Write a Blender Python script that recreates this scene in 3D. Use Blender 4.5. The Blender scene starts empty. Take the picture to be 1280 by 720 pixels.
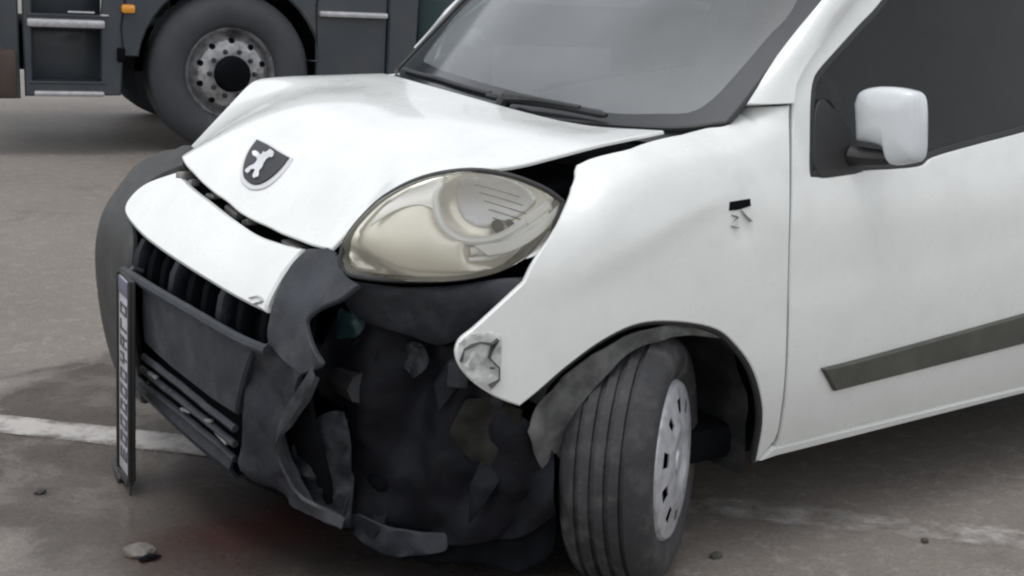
import bpy, bmesh, math, random
import numpy as np
from mathutils import Vector, Matrix, noise
from mathutils.geometry import delaunay_2d_cdt

random.seed(7)
scene = bpy.context.scene
COL = scene.collection

# ------------------------------------------------------------------ camera
cam = bpy.data.cameras.new('camera')
cam_ob = bpy.data.objects.new('camera', cam)
COL.objects.link(cam_ob)
cam.sensor_width = 36.0
cam.lens = 51.21
cam.clip_end = 3000
YAW, PIT, ROLL = .653, .233, .060
_f = Vector((math.sin(YAW)*math.cos(PIT), math.cos(YAW)*math.cos(PIT), -math.sin(PIT)))
_r = _f.cross(Vector((0, 0, 1))).normalized()
_u = _r.cross(_f)
_x = _r*math.cos(ROLL) + _u*math.sin(ROLL)
_y = -_r*math.sin(ROLL) + _u*math.cos(ROLL)
cam_ob.matrix_world = Matrix.Translation((-1.431, -3.173, 1.461)) @ Matrix((_x, _y, -_f)).transposed().to_4x4()
scene.camera = cam_ob

scene.cycles.pixel_filter_type = 'BLACKMAN_HARRIS'
scene.cycles.filter_width = 2.2          # soft phone-video optics

# ------------------------------------------------------------------ overcast daylight
SUN_EL, SUN_AZ = math.radians(76), math.radians(-98)     # azimuth from +Y towards +X
world = bpy.data.worlds.new('World')
scene.world = world
world.use_nodes = True
wn, wl = world.node_tree.nodes, world.node_tree.links
wn.clear()
sky = wn.new('ShaderNodeTexSky')
sky.sky_type = 'NISHITA'
sky.sun_disc = False
sky.sun_elevation = SUN_EL
sky.sun_rotation = SUN_AZ
sky.air_density = 1.0
sky.dust_density = 2.2
sky.ozone_density = 1.0
hsv = wn.new('ShaderNodeHueSaturation')
hsv.inputs['Saturation'].default_value = 0.15
bg = wn.new('ShaderNodeBackground')
bg.inputs['Strength'].default_value = 0.15
wo = wn.new('ShaderNodeOutputWorld')
# broken overcast: soft brighter and darker banks of cloud all round
tcw = wn.new('ShaderNodeTexCoord')
cn = wn.new('ShaderNodeTexNoise')
cn.inputs['Scale'].default_value = 1.9
cn.inputs['Detail'].default_value = 5
cn.inputs['Distortion'].default_value = .6
cr = wn.new('ShaderNodeMapRange')
for i_, v_ in zip((1, 2, 3, 4), (.34, .66, .55, 1.5)): cr.inputs[i_].default_value = v_
cs = wn.new('ShaderNodeVectorMath')
cs.operation = 'SCALE'
wl.new(tcw.outputs['Generated'], cn.inputs['Vector'])
wl.new(cn.outputs['Fac'], cr.inputs[0])
wl.new(sky.outputs[0], hsv.inputs['Color'])
veil = wn.new('ShaderNodeVectorMath')          # high cloud hides the glare round the sun
veil.operation = 'MINIMUM'
veil.inputs[1].default_value = (9.0, 9.0, 9.2)
wl.new(hsv.outputs[0], veil.inputs[0])
wl.new(veil.outputs[0], cs.inputs[0])
wl.new(cr.outputs[0], cs.inputs['Scale'])
wl.new(cs.outputs[0], bg.inputs['Color'])
wl.new(bg.outputs[0], wo.inputs['Surface'])
sun = bpy.data.lights.new('sun', 'SUN')
sun.energy = .55
sun.angle = math.radians(22)
sun.color = (1.0, 0.985, 0.965)
sun_ob = bpy.data.objects.new('sun', sun)
COL.objects.link(sun_ob)
_d = Vector((math.sin(SUN_AZ)*math.cos(SUN_EL), math.cos(SUN_AZ)*math.cos(SUN_EL), math.sin(SUN_EL)))
sun_ob.rotation_euler = _d.to_track_quat('Z', 'Y').to_euler()
scene.view_settings.view_transform = 'Standard'
scene.view_settings.look = 'None'
scene.view_settings.gamma = 1.0
scene.view_settings.use_curve_mapping = False
scene.view_settings.exposure = .62

# ------------------------------------------------------------------ body surfaces of the van (metres, van axes)
def spline(xs,ys):
    xs=np.array(xs,float);ys=np.array(ys,float);n=len(xs);h=np.diff(xs)
    A=np.zeros((n,n));b=np.zeros(n);A[0,0]=A[-1,-1]=1
    for i in range(1,n-1):
        A[i,i-1]=h[i-1];A[i,i]=2*(h[i-1]+h[i]);A[i,i+1]=h[i]
        b[i]=3*((ys[i+1]-ys[i])/h[i]-(ys[i]-ys[i-1])/h[i-1])
    c=np.linalg.solve(A,b)
    def f(x):
        x=np.clip(x,xs[0],xs[-1]);i=np.clip(np.searchsorted(xs,x)-1,0,n-2);d=x-xs[i]
        B=(ys[i+1]-ys[i])/h[i]-h[i]*(2*c[i]+c[i+1])/3
        return ys[i]+B*d+c[i]*d*d+(c[i+1]-c[i])/(3*h[i])*d**3
    return f
prof=spline([.1,.18,.25,.35,.47,.6,.75,.89,.97,1.10,1.4,1.74],[.78,.803,.822,.852,.868,.866,.853,.833,.814,.778,.692,.585])
def sst(t):
    t=np.clip(t,0,1);return t*t*(3-2*t)
def side(x,z):
    "half width of the body"
    y=prof(z)
    y=y-.45*np.clip(.75-x,0,9)**2
    k=1-sst((x-.98)/.24)
    zt=np.interp(x,[.40,.52,.58,.63,.74,.90,1.05],[.82,.895,.930,.970,1.012,1.045,1.060])
    yt=np.interp(x,[.40,.52,.58,.63,.74,.90,1.05],[.785,.772,.765,.760,.758,.742,.72])
    t=np.clip((z-zt+.13)/.13,0,1.3)
    y=y-k*np.maximum(prof(zt)-.45*np.clip(.75-x,0,9)**2-yt,0)*t**5
    return y
fb=spline([.12,.18,.25,.35,.45,.55,.62,.66,.70,.75,.80,.86],[.09,.055,.03,.008,-.005,-.008,.003,.018,.045,.085,.13,.19])
def front(y,z):
    a=abs(y)
    return fb(z)+np.where(y>0,.12,.2)*y*y+np.where(y>0,2.0*np.clip(a-.68,0,9)**2,2.5*np.clip(a-.6,0,9)**2)

_yl=spline([-.1,.05,.14,.22,.32,.45,.6,.75],[.28,.405,.50,.595,.69,.762,.79,.80])
def lens(p,z,o=0.0):
    "headlight sheet: p runs along the plan curve, z up, o pushes it inwards"
    dy=_yl(p+.01)-_yl(p-.01);t=np.array([.02,-dy]);t=t/np.hypot(*t)
    w=z-.78
    return (p+.25*w+o*-t[1],-(_yl(p)-.15*w)+o*t[0],z)
def wscreen(y,z):
    return .87+.36*y*y+1.05*(z-1.06)
def corner(y,z,o=0.0):
    return .15+.77*(-y-.45)+o

# measured outlines on those surfaces, metres
G = {'archtrim': [(0.4436, 0.4258, 'c'), (0.4644, 0.4895), (0.5355, 0.5569), (0.6242, 0.609), (0.7348, 0.6361), (0.8578, 0.63), (0.9842, 0.5835, 'c'), (0.8592, 0.6055), (0.7364, 0.6011), (0.6581, 0.573), (0.5979, 0.5204),
              (0.5579, 0.4536), (0.551, 0.3255, 'c'), (0.5128, 0.3689), (0.504, 0.3248), (0.4727, 0.3609)],
 'bottle': [(0.144, -0.3643, 0.6167), (0.1929, -0.4278, 0.6602), (0.2146, -0.456, 0.6313), (0.2118, -0.4524, 0.545), (0.1842, -0.4165, 0.5049), (0.1611, -0.3865, 0.5301)],
 'brown': [(-0.67, 0.4708, 'c'), (-0.7209, 0.4819), (-0.7727, 0.4635, 'c'), (-0.7727, 0.3743), (-0.7612, 0.3119), (-0.6987, 0.3221), (-0.6442, 0.3778)],
 'bulb': [(0.3835, 0.8608), (0.3555, 0.9213), (0.3945, 0.9397)],
 'cornerlow': [(-0.3832, 0.5683, 'c'), (-0.4293, 0.5485), (-0.5045, 0.5219, 'c'), (-0.4752, 0.45), (-0.4272, 0.3798), (-0.4207, 0.3), (-0.4502, 0.2191), (-0.4905, 0.1747, 'c'), (-0.3936, 0.1784), (-0.3055, 0.1859),
               (-0.2056, 0.1898, 'c'), (-0.2501, 0.3173), (-0.2958, 0.5249, 'c')],
 'cornerup': [(-0.4383, 0.7846, 'c'), (-0.3716, 0.7694, 'c'), (-0.3628, 0.7183), (-0.3666, 0.6763), (-0.3699, 0.6334, 'c'), (-0.3849, 0.5741), (-0.4293, 0.5485), (-0.5045, 0.5219, 'c'), (-0.5671, 0.5586),
              (-0.5471, 0.5854), (-0.5212, 0.6056), (-0.4921, 0.6389), (-0.5102, 0.6665), (-0.5588, 0.7026), (-0.5811, 0.7329, 'c'), (-0.5306, 0.7415), (-0.4918, 0.7624)],
 'crk': [(0.287, 0.622), (0.3029, 0.6304), (0.3189, 0.637), (0.3435, 0.633), (0.355, 0.6431), (0.3421, 0.6158), (0.3374, 0.6038), (0.3595, 0.5805), (0.3603, 0.5542), (0.3395, 0.5811), (0.3495, 0.5808), (0.3408, 0.5407),
         (0.281, 0.5963)],
 'crossbar': [(0.2449, 0.5566, 'c'), (0.2601, 0.4041, 'c'), (-0.2475, 0.3567, 'c'), (-0.3335, 0.5306, 'c'), (-0.2941, 0.547), (-0.0725, 0.5624)],
 'emblem': [(0.2416, 0.0061, 'c'), (0.2406, -0.0169), (0.231, -0.0273), (0.2221, -0.0156), (0.2128, -0.0173), (0.2028, -0.0245), (0.1944, -0.0245), (0.187, -0.0353), (0.1784, -0.0274, 'c'), (0.1803, -0.0149),
            (0.1902, -0.0076), (0.186, 0.0052), (0.1774, 0.0092, 'c'), (0.1794, 0.0261), (0.1895, 0.021), (0.1989, 0.0101), (0.2081, 0.0159), (0.2112, 0.0435), (0.2196, 0.0687, 'c'), (0.2252, 0.0543), (0.2201, 0.0186),
            (0.2292, 0.0197), (0.2303, 0.0091)],
 'fender': [(1.2126, 1.1196, 'c'), (1.1924, 0.9923), (1.1807, 0.8905), (1.1758, 0.7094), (1.1842, 0.511), (1.1994, 0.3831), (1.214, 0.2943), (1.171, 0.2319, 'c'), (1.1415, 0.3483), (1.1106, 0.4286), (1.0659, 0.5061),
            (1.0051, 0.5687), (0.9363, 0.6148), (0.821, 0.6443), (0.7005, 0.6535), (0.6039, 0.6263), (0.5168, 0.5742), (0.4543, 0.5246), (0.4119, 0.491, 'c'), (0.3799, 0.5035), (0.3468, 0.5211), (0.3078, 0.5506),
            (0.2812, 0.5843), (0.2728, 0.6155), (0.2821, 0.6429), (0.3059, 0.6631, 'c'), (0.3549, 0.7084), (0.4146, 0.7632, 'c'), (0.4397, 0.8078), (0.4902, 0.863), (0.5336, 0.9048), (0.5737, 0.9381), (0.5988, 0.962),
            (0.6148, 0.9797), (0.6345, 0.9932), (0.6973, 1.0127), (0.782, 1.0328), (0.8778, 1.0482), (0.9938, 1.0613), (1.0505, 1.0666), (1.0951, 1.0811), (1.1376, 1.109, 'c')],
 'flap': [(-0.4559, 0.7178, 'c'), (-0.5631, 0.7178), (-0.6501, 0.731), (-0.7349, 0.758), (-0.7866, 0.7675, 'c'), (-0.765, 0.7202), (-0.6973, 0.6381), (-0.6767, 0.613, 'c'), (-0.6338, 0.5914), (-0.5667, 0.6113),
          (-0.499, 0.6278), (-0.4631, 0.6734)],
 'foglamp': [(-0.4089, 0.3378), (-0.4454, 0.3697), (-0.473, 0.3212), (-0.4835, 0.1679), (-0.4672, 0.1349), (-0.4274, 0.1561), (-0.3957, 0.2283)],
 'frag0': [(-0.4524, 0.3629, 'c'), (-0.4658, 0.3243, 'c'), (-0.4564, 0.2736, 'c'), (-0.4237, 0.2648, 'c'), (-0.4127, 0.2993, 'c'), (-0.4163, 0.3451, 'c')],
 'frag1': [(-0.4555, 0.2561, 'c'), (-0.4708, 0.2915, 'c'), (-0.4966, 0.2656, 'c'), (-0.488, 0.2194, 'c'), (-0.4988, 0.1816, 'c'), (-0.4598, 0.1682, 'c'), (-0.4479, 0.2049, 'c')],
 'frag10': [(-0.5153, 0.5442, 'c'), (-0.491, 0.5507, 'c'), (-0.4673, 0.5661, 'c'), (-0.4954, 0.5979, 'c'), (-0.5098, 0.5922, 'c')],
 'frag11': [(-0.7615, 0.1548, 'c'), (-0.7341, 0.1561, 'c'), (-0.7113, 0.2418, 'c'), (-0.7471, 0.2634, 'c'), (-0.7605, 0.2086, 'c')],
 'frag12': [(-0.5348, 0.1735, 'c'), (-0.5335, 0.1374, 'c'), (-0.5195, 0.1185, 'c'), (-0.5058, 0.1279, 'c'), (-0.5136, 0.1639, 'c')],
 'frag13': [(-0.6586, 0.4013, 'c'), (-0.6785, 0.4376, 'c'), (-0.7059, 0.4334, 'c'), (-0.7106, 0.3931, 'c'), (-0.693, 0.3357, 'c'), (-0.6733, 0.3442, 'c')],
 'frag14': [(-0.4819, 0.4119, 'c'), (-0.4933, 0.4434, 'c'), (-0.509, 0.4412, 'c'), (-0.5211, 0.3774, 'c'), (-0.501, 0.3684, 'c'), (-0.4819, 0.3754, 'c')],
 'frag15': [(-0.566, 0.4218, 'c'), (-0.5726, 0.4661, 'c'), (-0.587, 0.4699, 'c'), (-0.6047, 0.4488, 'c'), (-0.6096, 0.4036, 'c'), (-0.5867, 0.3745, 'c')],
 'frag16': [(-0.7859, 0.2444, 'c'), (-0.7658, 0.2416, 'c'), (-0.7753, 0.3015, 'c'), (-0.7955, 0.307, 'c'), (-0.8034, 0.2826, 'c'), (-0.8109, 0.2425, 'c')],
 'frag2': [(-0.5603, 0.2129, 'c'), (-0.5808, 0.2688, 'c'), (-0.617, 0.2826, 'c'), (-0.6155, 0.1595, 'c'), (-0.5815, 0.1687, 'c')],
 'frag3': [(-0.618, 0.5, 'c'), (-0.6296, 0.5384, 'c'), (-0.6456, 0.5377, 'c'), (-0.6617, 0.5094, 'c'), (-0.638, 0.4602, 'c')],
 'frag4': [(-0.5158, 0.3552, 'c'), (-0.5154, 0.3894, 'c'), (-0.5487, 0.3885, 'c'), (-0.5562, 0.362, 'c'), (-0.5308, 0.3033, 'c')],
 'frag5': [(-0.7306, 0.2462, 'c'), (-0.7101, 0.2158, 'c'), (-0.7009, 0.2771, 'c'), (-0.7115, 0.3511, 'c'), (-0.7446, 0.2895, 'c')],
 'frag6': [(-0.777, 0.3284, 'c'), (-0.7652, 0.2799, 'c'), (-0.7456, 0.3364, 'c'), (-0.7523, 0.3707, 'c'), (-0.7636, 0.4067, 'c'), (-0.7761, 0.356, 'c')],
 'frag7': [(-0.6238, 0.2782, 'c'), (-0.5941, 0.3035, 'c'), (-0.5939, 0.3421, 'c'), (-0.6142, 0.3695, 'c'), (-0.6303, 0.3335, 'c')],
 'frag8': [(-0.482, 0.1704, 'c'), (-0.4655, 0.1693, 'c'), (-0.4508, 0.1922, 'c'), (-0.4482, 0.2202, 'c'), (-0.4688, 0.2246, 'c'), (-0.4831, 0.2127, 'c')],
 'frag9': [(-0.5744, 0.5551, 'c'), (-0.5671, 0.5333, 'c'), (-0.5731, 0.4967, 'c'), (-0.5483, 0.4942, 'c'), (-0.5319, 0.5198, 'c'), (-0.5442, 0.558, 'c'), (-0.5514, 0.5823, 'c')],
 'frag_off': [0.03, 0.06, 0.05, 0.05, 0.04, 0.04, 0.05, 0.06, 0.02, 0.05, 0.04, 0.05, 0.04, 0.03, 0.03, 0.06, 0.06],
 'frit_in': [(0.5903, 1.278), (0.5958, 1.198), (0.5399, 1.1053), (0.4117, 1.0943), (0.1639, 1.0885), (-0.0836, 1.0793), (-0.2751, 1.0665), (-0.4252, 1.0624), (-0.547, 1.0689), (-0.6159, 1.0845), (-0.6398, 1.1194),
             (-0.6457, 1.1812), (-0.6473, 1.2727), (-0.6484, 1.362)],
 'frit_lo': [(0.422, 1.0468), (0.1822, 1.0492), (-0.0696, 1.0424), (-0.2861, 1.034), (-0.4107, 1.0315), (-0.5876, 1.0453), (-0.6566, 1.0535), (-0.6993, 1.066)],
 'frit_nr': [(-0.7179, 1.1148), (-0.7129, 1.1881), (-0.707, 1.2898), (-0.7051, 1.3665)],
 'frit_out': [(0.7108, 1.0342), (0.7144, 1.0561), (0.7061, 1.1092), (0.698, 1.1626), (0.6899, 1.2163), (0.6811, 1.2729)],
 'gap_dn': [(1.223, 1.1195), (1.1918, 0.8899), (1.1842, 0.7087), (1.1928, 0.5099), (1.2084, 0.3817), (1.2267, 0.292)],
 'gap_up': [(1.2258, 1.1195), (1.2341, 1.1547), (1.2565, 1.19), (1.2899, 1.2217), (1.3558, 1.273), (1.4849, 1.369)],
 'glint': [(0.3404, 0.827, 'c'), (0.4094, 0.8431), (0.4576, 0.8736), (0.5055, 0.9116, 'c'), (0.5052, 0.893), (0.4681, 0.8533), (0.4131, 0.8198), (0.3689, 0.8085, 'c')],
 'glint2': [(0.4403, 0.8032, 'c'), (0.4765, 0.8464), (0.5058, 0.8896, 'c'), (0.4937, 0.8528), (0.4615, 0.8097, 'c')],
 'hangflap': [(-0.4418, 0.1374, 'c'), (-0.4758, 0.1604), (-0.5106, 0.1481), (-0.5544, 0.1377), (-0.6008, 0.132), (-0.6419, 0.137, 'c'), (-0.6419, 0.0978), (-0.6027, 0.0812), (-0.5568, 0.067, 'c'), (-0.5097, 0.0765),
              (-0.4745, 0.0967)],
 'horn': [(0.2663, -0.4711, 0.4826), (0.2645, -0.4688, 0.5579), (0.2991, -0.5138, 0.49)],
 'innercorner': [(-0.4119, 0.3777, 'c'), (-0.4438, 0.4045), (-0.4728, 0.4098, 'c'), (-0.4877, 0.3672), (-0.4954, 0.2539), (-0.4941, 0.133, 'c'), (-0.4422, 0.1455), (-0.4034, 0.1923), (-0.3799, 0.2656),
                 (-0.3817, 0.3317)],
 'lamphouse': [(-0.3972, 0.3266, 'c'), (-0.4277, 0.3594), (-0.4468, 0.3418), (-0.4549, 0.2756, 'c'), (-0.4661, 0.2095), (-0.4649, 0.1403, 'c'), (-0.4335, 0.1336), (-0.4074, 0.1639), (-0.3965, 0.2248, 'c'),
               (-0.3828, 0.2711)],
 'ledge': [(0.0098, 0.363, 0.5719), (-0.0042, 0.1169, 0.5736), (-0.0038, -0.1117, 0.5696), (0.0097, -0.2926, 0.5578), (0.0258, -0.4084, 0.5562)],
 'lensarc': [(0.2746, 0.9618), (0.2647, 0.9307), (0.2659, 0.9007), (0.2792, 0.8654), (0.3019, 0.8408), (0.3369, 0.8318), (0.3863, 0.8425), (0.4365, 0.8769), (0.4827, 0.9137)],
 'lensout': [(0.1404, 0.7704, 'c'), (0.1448, 0.8132), (0.1606, 0.8578), (0.1895, 0.9093), (0.2317, 0.9503), (0.2784, 0.9722), (0.3304, 0.9799), (0.3897, 0.9713), (0.4589, 0.9475), (0.5078, 0.92, 'c'), (0.5058, 0.8896),
             (0.4801, 0.8464), (0.4414, 0.8065), (0.3889, 0.7742), (0.3201, 0.7541), (0.2328, 0.7414), (0.1745, 0.7389), (0.1504, 0.745)],
 'lip': [(0.0483, 0.383, 0.2474), (0.0379, 0.212, 0.2411), (0.0387, 0.0192, 0.2209), (0.0552, -0.179, 0.1937)],
 'lobe_glint': [(0.2744, 0.9634, 'c'), (0.2666, 0.9259), (0.2643, 0.8939, 'c'), (0.2378, 0.8991), (0.2065, 0.8832), (0.1759, 0.8467, 'c'), (0.1897, 0.8874), (0.2203, 0.9253), (0.25, 0.9491)],
 'mir': [(-0.8245, 1.1248, 'c'), (-0.8335, 1.1531), (-0.8664, 1.1684), (-0.9161, 1.1739), (-0.9659, 1.1718), (-0.9924, 1.1634), (-1.0055, 1.1366), (-1.0158, 1.0714), (-1.0192, 1.0144), (-0.9977, 0.9979),
         (-0.9393, 0.9874), (-0.9191, 1.0197), (-0.8893, 1.0312), (-0.8397, 1.0324, 'c')],
 'near_shield': [(-0.4084, 0.6589, 'c'), (-0.5233, 0.6288), (-0.5925, 0.5809), (-0.6365, 0.592, 'c'), (-0.6342, 0.5417), (-0.6775, 0.4954), (-0.7378, 0.4616), (-0.7708, 0.4417, 'c'), (-0.8147, 0.3791),
                 (-0.8313, 0.2314, 'c'), (-0.7526, 0.153), (-0.6032, 0.1047), (-0.4711, 0.0917, 'c'), (-0.4362, 0.1482), (-0.4366, 0.3059), (-0.4265, 0.3912), (-0.3786, 0.4268), (-0.3702, 0.5153)],
 'patch': [(0.2784, 0.6336, 'c'), (0.3038, 0.6539), (0.3445, 0.6566), (0.3662, 0.6492, 'c'), (0.3655, 0.5885), (0.3585, 0.5449), (0.3458, 0.5276, 'c'), (0.3054, 0.557), (0.2822, 0.5888)],
 'pil_in': [(1.1141, -0.7225, 1.1135), (1.1587, -0.7181, 1.1582), (1.2262, -0.7105, 1.2262), (1.2912, -0.707, 1.2898), (1.3708, -0.7051, 1.3665)],
 'pil_out': [(1.2178, -0.7719, 1.1215), (1.2263, -0.7615, 1.1585), (1.2751, -0.7447, 1.218), (1.3474, -0.7285, 1.2748), (1.4758, -0.7013, 1.3687)],
 'plate': [(-0.0221, 0.29, 0.5863), (-0.0216, 0.29, 0.023), (-0.0283, 0.29, -0.0027)],
 'purple': [(-0.5505, 0.5714), (-0.5844, 0.5845), (-0.6009, 0.5428), (-0.5797, 0.5093), (-0.552, 0.5288)],
 'rag': [(-0.4682, 0.3103, 'c'), (-0.4951, 0.3446), (-0.5231, 0.3364), (-0.5364, 0.2653), (-0.5227, 0.1644, 'c'), (-0.502, 0.1303), (-0.4786, 0.175), (-0.483, 0.2351)],
 'ribbon': [(0.0485, -0.5754, 0.5549), (0.0387, -0.5334, 0.4944), (0.0339, -0.4876, 0.4362), (0.0355, -0.4508, 0.3691), (0.0483, -0.4524, 0.3018), (0.072, -0.486, 0.2332), (0.0946, -0.5449, 0.2025),
            (0.1115, -0.6104, 0.1987)],
 'rim_mark': [(0.2595, 0.1268, 'c'), (0.2507, 0.0196), (0.2495, -0.0818, 'c'), (0.2206, -0.0929), (0.1968, -0.0864), (0.1802, -0.07), (0.1679, -0.0361), (0.1644, -0.0003), (0.1701, 0.0373), (0.1951, 0.08),
              (0.2248, 0.1097)],
 'scr1': [(1.013, 0.8873), (1.0279, 0.8718), (1.0485, 0.8576)],
 'scr2': [(0.9811, 0.8783), (1.0015, 0.8698), (0.9826, 0.8527), (1.0059, 0.8475)],
 'scuff': [(-0.2955, 0.6494), (-0.3202, 0.6581), (-0.3458, 0.6529), (-0.3204, 0.6405)],
 'shield': [(-0.3424, 0.634, 'c'), (-0.5511, 0.6198), (-0.6141, 0.555), (-0.6792, 0.4433), (-0.7567, 0.3816), (-0.779, 0.2417), (-0.7565, 0.0996, 'c'), (-0.6367, 0.0428), (-0.5114, 0.0351), (-0.4059, 0.0732),
            (-0.3626, 0.176), (-0.3338, 0.3507)],
 'shield_mark': [(0.2537, 0.1109, 'c'), (0.2447, 0.0122), (0.2464, -0.0714, 'c'), (0.2221, -0.0777), (0.199, -0.0697), (0.1829, -0.052), (0.1741, -0.0277), (0.1721, 0.0025), (0.1761, 0.028), (0.1932, 0.0586),
                 (0.2221, 0.0912)],
 'sill': [(1.1721, 0.2294), (1.3327, 0.2299), (1.6439, 0.2373), (1.9848, 0.2485), (2.2821, 0.2595)],
 'slat0': [(0.0149, 0.271, 0.3618), (0.0077, -0.0003, 0.3516), (0.0245, -0.2376, 0.3216)],
 'slat1': [(0.0257, 0.3074, 0.3158), (0.016, 0.0173, 0.3082), (0.0327, -0.2223, 0.2779)],
 'slat2': [(0.0397, 0.3461, 0.2679), (0.0263, 0.0395, 0.2647), (0.0434, -0.2019, 0.2316)],
 'slot': [(0.9755, 0.9076, 'c'), (1.0439, 0.9111, 'c'), (1.0452, 0.8946, 'c'), (1.0026, 0.8879), (0.9739, 0.8878, 'c')],
 'spike': [(-0.4191, 0.4842, 'c'), (-0.4496, 0.497), (-0.4684, 0.4778), (-0.4478, 0.4477), (-0.4291, 0.3911), (-0.4192, 0.351, 'c'), (-0.4084, 0.4159)],
 'strip': [(1.3133, 0.4728), (1.5244, 0.4839), (2.1413, 0.5103), (2.1697, 0.4189), (1.3758, 0.4039)],
 'tray': [(-0.4163, 0.2198), (-0.4609, 0.209), (-0.617, 0.1824), (-0.7516, 0.2107), (-0.8159, 0.2243, 'c'), (-0.8152, 0.1276), (-0.7584, 0.0718, 'c'), (-0.622, 0.0569), (-0.4971, 0.0571), (-0.4325, 0.0953, 'c')],
 'white': [(0.5038, 0.6864), (0.5543, 0.7024), (0.5635, 0.7261), (0.5482, 0.754), (0.5085, 0.7795), (0.4024, 0.8192, 'c'), (0.2556, 0.8044), (0.1179, 0.7941), (-0.0377, 0.7794), (-0.1737, 0.7671), (-0.2762, 0.7661),
           (-0.3627, 0.7695, 'c'), (-0.3556, 0.7169), (-0.3592, 0.6748), (-0.3619, 0.6317, 'c'), (-0.2645, 0.6375), (-0.0699, 0.6513), (0.1818, 0.6631), (0.3434, 0.6714)],
 'win': [(1.2641, 0.9614), (1.2826, 0.9492), (1.3492, 0.9481), (1.4549, 0.9568), (1.5724, 0.9557), (1.6853, 0.9589), (1.7408, 0.979), (1.9188, 1.0035), (2.1444, 1.0304)],
 'win2': [(1.5996, 1.3717), (1.4986, 1.3072), (1.4044, 1.2466), (1.3323, 1.199), (1.308, 1.1727), (1.2925, 1.1296), (1.2764, 1.0454)],
 'wip': [(0.8474, -0.0474, 1.0567), (0.8537, -0.1384, 1.057), (0.8598, -0.182, 1.058), (0.883, -0.3023, 1.0601), (0.9187, -0.4544, 1.0546)]}

PLATE_YAW = -9
FARLAMP = (.14, -.20, -.10)
TRUCK_ROT = -.22

# ------------------------------------------------------------------ materials
MATS = {}
def mat(name, col, rough=.5, metal=0., coat=0., spec=.5, var=0., vscale=6., bump=0., bscale=60., dirt=None, dirt_amt=0., dscale=4., rvar=0.):
    m = bpy.data.materials.new(name)
    m.use_nodes = True
    n, l = m.node_tree.nodes, m.node_tree.links
    b = n['Principled BSDF']
    b.inputs['Base Color'].default_value = (*col, 1)
    b.inputs['Roughness'].default_value = rough
    b.inputs['Metallic'].default_value = metal
    b.inputs['Coat Weight'].default_value = coat
    b.inputs['Coat Roughness'].default_value = .08
    b.inputs['Specular IOR Level'].default_value = spec
    tc = n.new('ShaderNodeTexCoord')
    cur = None
    if var:
        t = n.new('ShaderNodeTexNoise'); t.inputs['Scale'].default_value = vscale; t.inputs['Detail'].default_value = 6
        l.new(tc.outputs['Object'], t.inputs['Vector'])
        mr = n.new('ShaderNodeMapRange'); mr.inputs[1].default_value = .3; mr.inputs[2].default_value = .7
        mr.inputs[3].default_value = 1-var; mr.inputs[4].default_value = 1+var
        l.new(t.outputs['Fac'], mr.inputs[0])
        mx = n.new('ShaderNodeVectorMath'); mx.operation = 'SCALE'
        mx.inputs[0].default_value = col
        l.new(mr.outputs[0], mx.inputs['Scale'])
        cur = mx.outputs[0]
    if dirt:
        t2 = n.new('ShaderNodeTexNoise'); t2.inputs['Scale'].default_value = dscale; t2.inputs['Detail'].default_value = 9; t2.inputs['Roughness'].default_value = .65
        l.new(tc.outputs['Object'], t2.inputs['Vector'])
        r2 = n.new('ShaderNodeMapRange'); r2.inputs[1].default_value = .48; r2.inputs[2].default_value = .75
        r2.inputs[3].default_value = 0; r2.inputs[4].default_value = dirt_amt
        l.new(t2.outputs['Fac'], r2.inputs[0])
        mix = n.new('ShaderNodeMix'); mix.data_type = 'RGBA'
        l.new(r2.outputs[0], mix.inputs[0])
        if cur: l.new(cur, mix.inputs[6])
        else: mix.inputs[6].default_value = (*col, 1)
        mix.inputs[7].default_value = (*dirt, 1)
        cur = mix.outputs[2]
        if rvar:
            r3 = n.new('ShaderNodeMapRange'); r3.inputs[1].default_value = .4; r3.inputs[2].default_value = .7
            r3.inputs[3].default_value = rough; r3.inputs[4].default_value = min(1, rough+rvar)
            l.new(t2.outputs['Fac'], r3.inputs[0]); l.new(r3.outputs[0], b.inputs['Roughness'])
    if cur: l.new(cur, b.inputs['Base Color'])
    if bump:
        t3 = n.new('ShaderNodeTexNoise'); t3.inputs['Scale'].default_value = bscale; t3.inputs['Detail'].default_value = 4
        l.new(tc.outputs['Object'], t3.inputs['Vector'])
        bp = n.new('ShaderNodeBump'); bp.inputs['Strength'].default_value = bump; bp.inputs['Distance'].default_value = .004
        l.new(t3.outputs['Fac'], bp.inputs['Height']); l.new(bp.outputs[0], b.inputs['Normal'])
    MATS[name] = m
    return m

def paint(name, col, dirt):
    """car paint with a thin patchy road film"""
    return mat(name, col, rough=.26, coat=.7, var=.015, vscale=3, dirt=dirt, dirt_amt=.17, dscale=9, rvar=.22)
paint('white_paint', (.705, .722, .705), (.36, .355, .33))
paint('shaded_white_paint', (.60, .63, .65), (.36, .355, .33))  # body white toned down: the mirror's shade is put into the colour
mat('black_plastic', (.020, .021, .022), .48, var=.25, vscale=9, bump=.25, bscale=300, dirt=(.10, .095, .09), dirt_amt=.5, dscale=9, rvar=.25)
mat('slate_plastic', (.030, .034, .042), .55, spec=.35, var=.3, vscale=12, bump=.3, bscale=200, dirt=(.10, .098, .095), dirt_amt=.55, dscale=11, rvar=.25)
mat('torn_plastic', (.015, .017, .023), .5, spec=.35, var=.45, vscale=14, bump=.3, bscale=60, dirt=(.065, .068, .075), dirt_amt=.55, dscale=13, rvar=.3)
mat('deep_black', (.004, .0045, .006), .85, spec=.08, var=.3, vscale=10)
mat('wreck_black', (.0055, .006, .009), .5, spec=.16, var=.5, vscale=7, bump=.15, bscale=60, dirt=(.022, .023, .027), dirt_amt=.5, dscale=12, rvar=.3)
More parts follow.
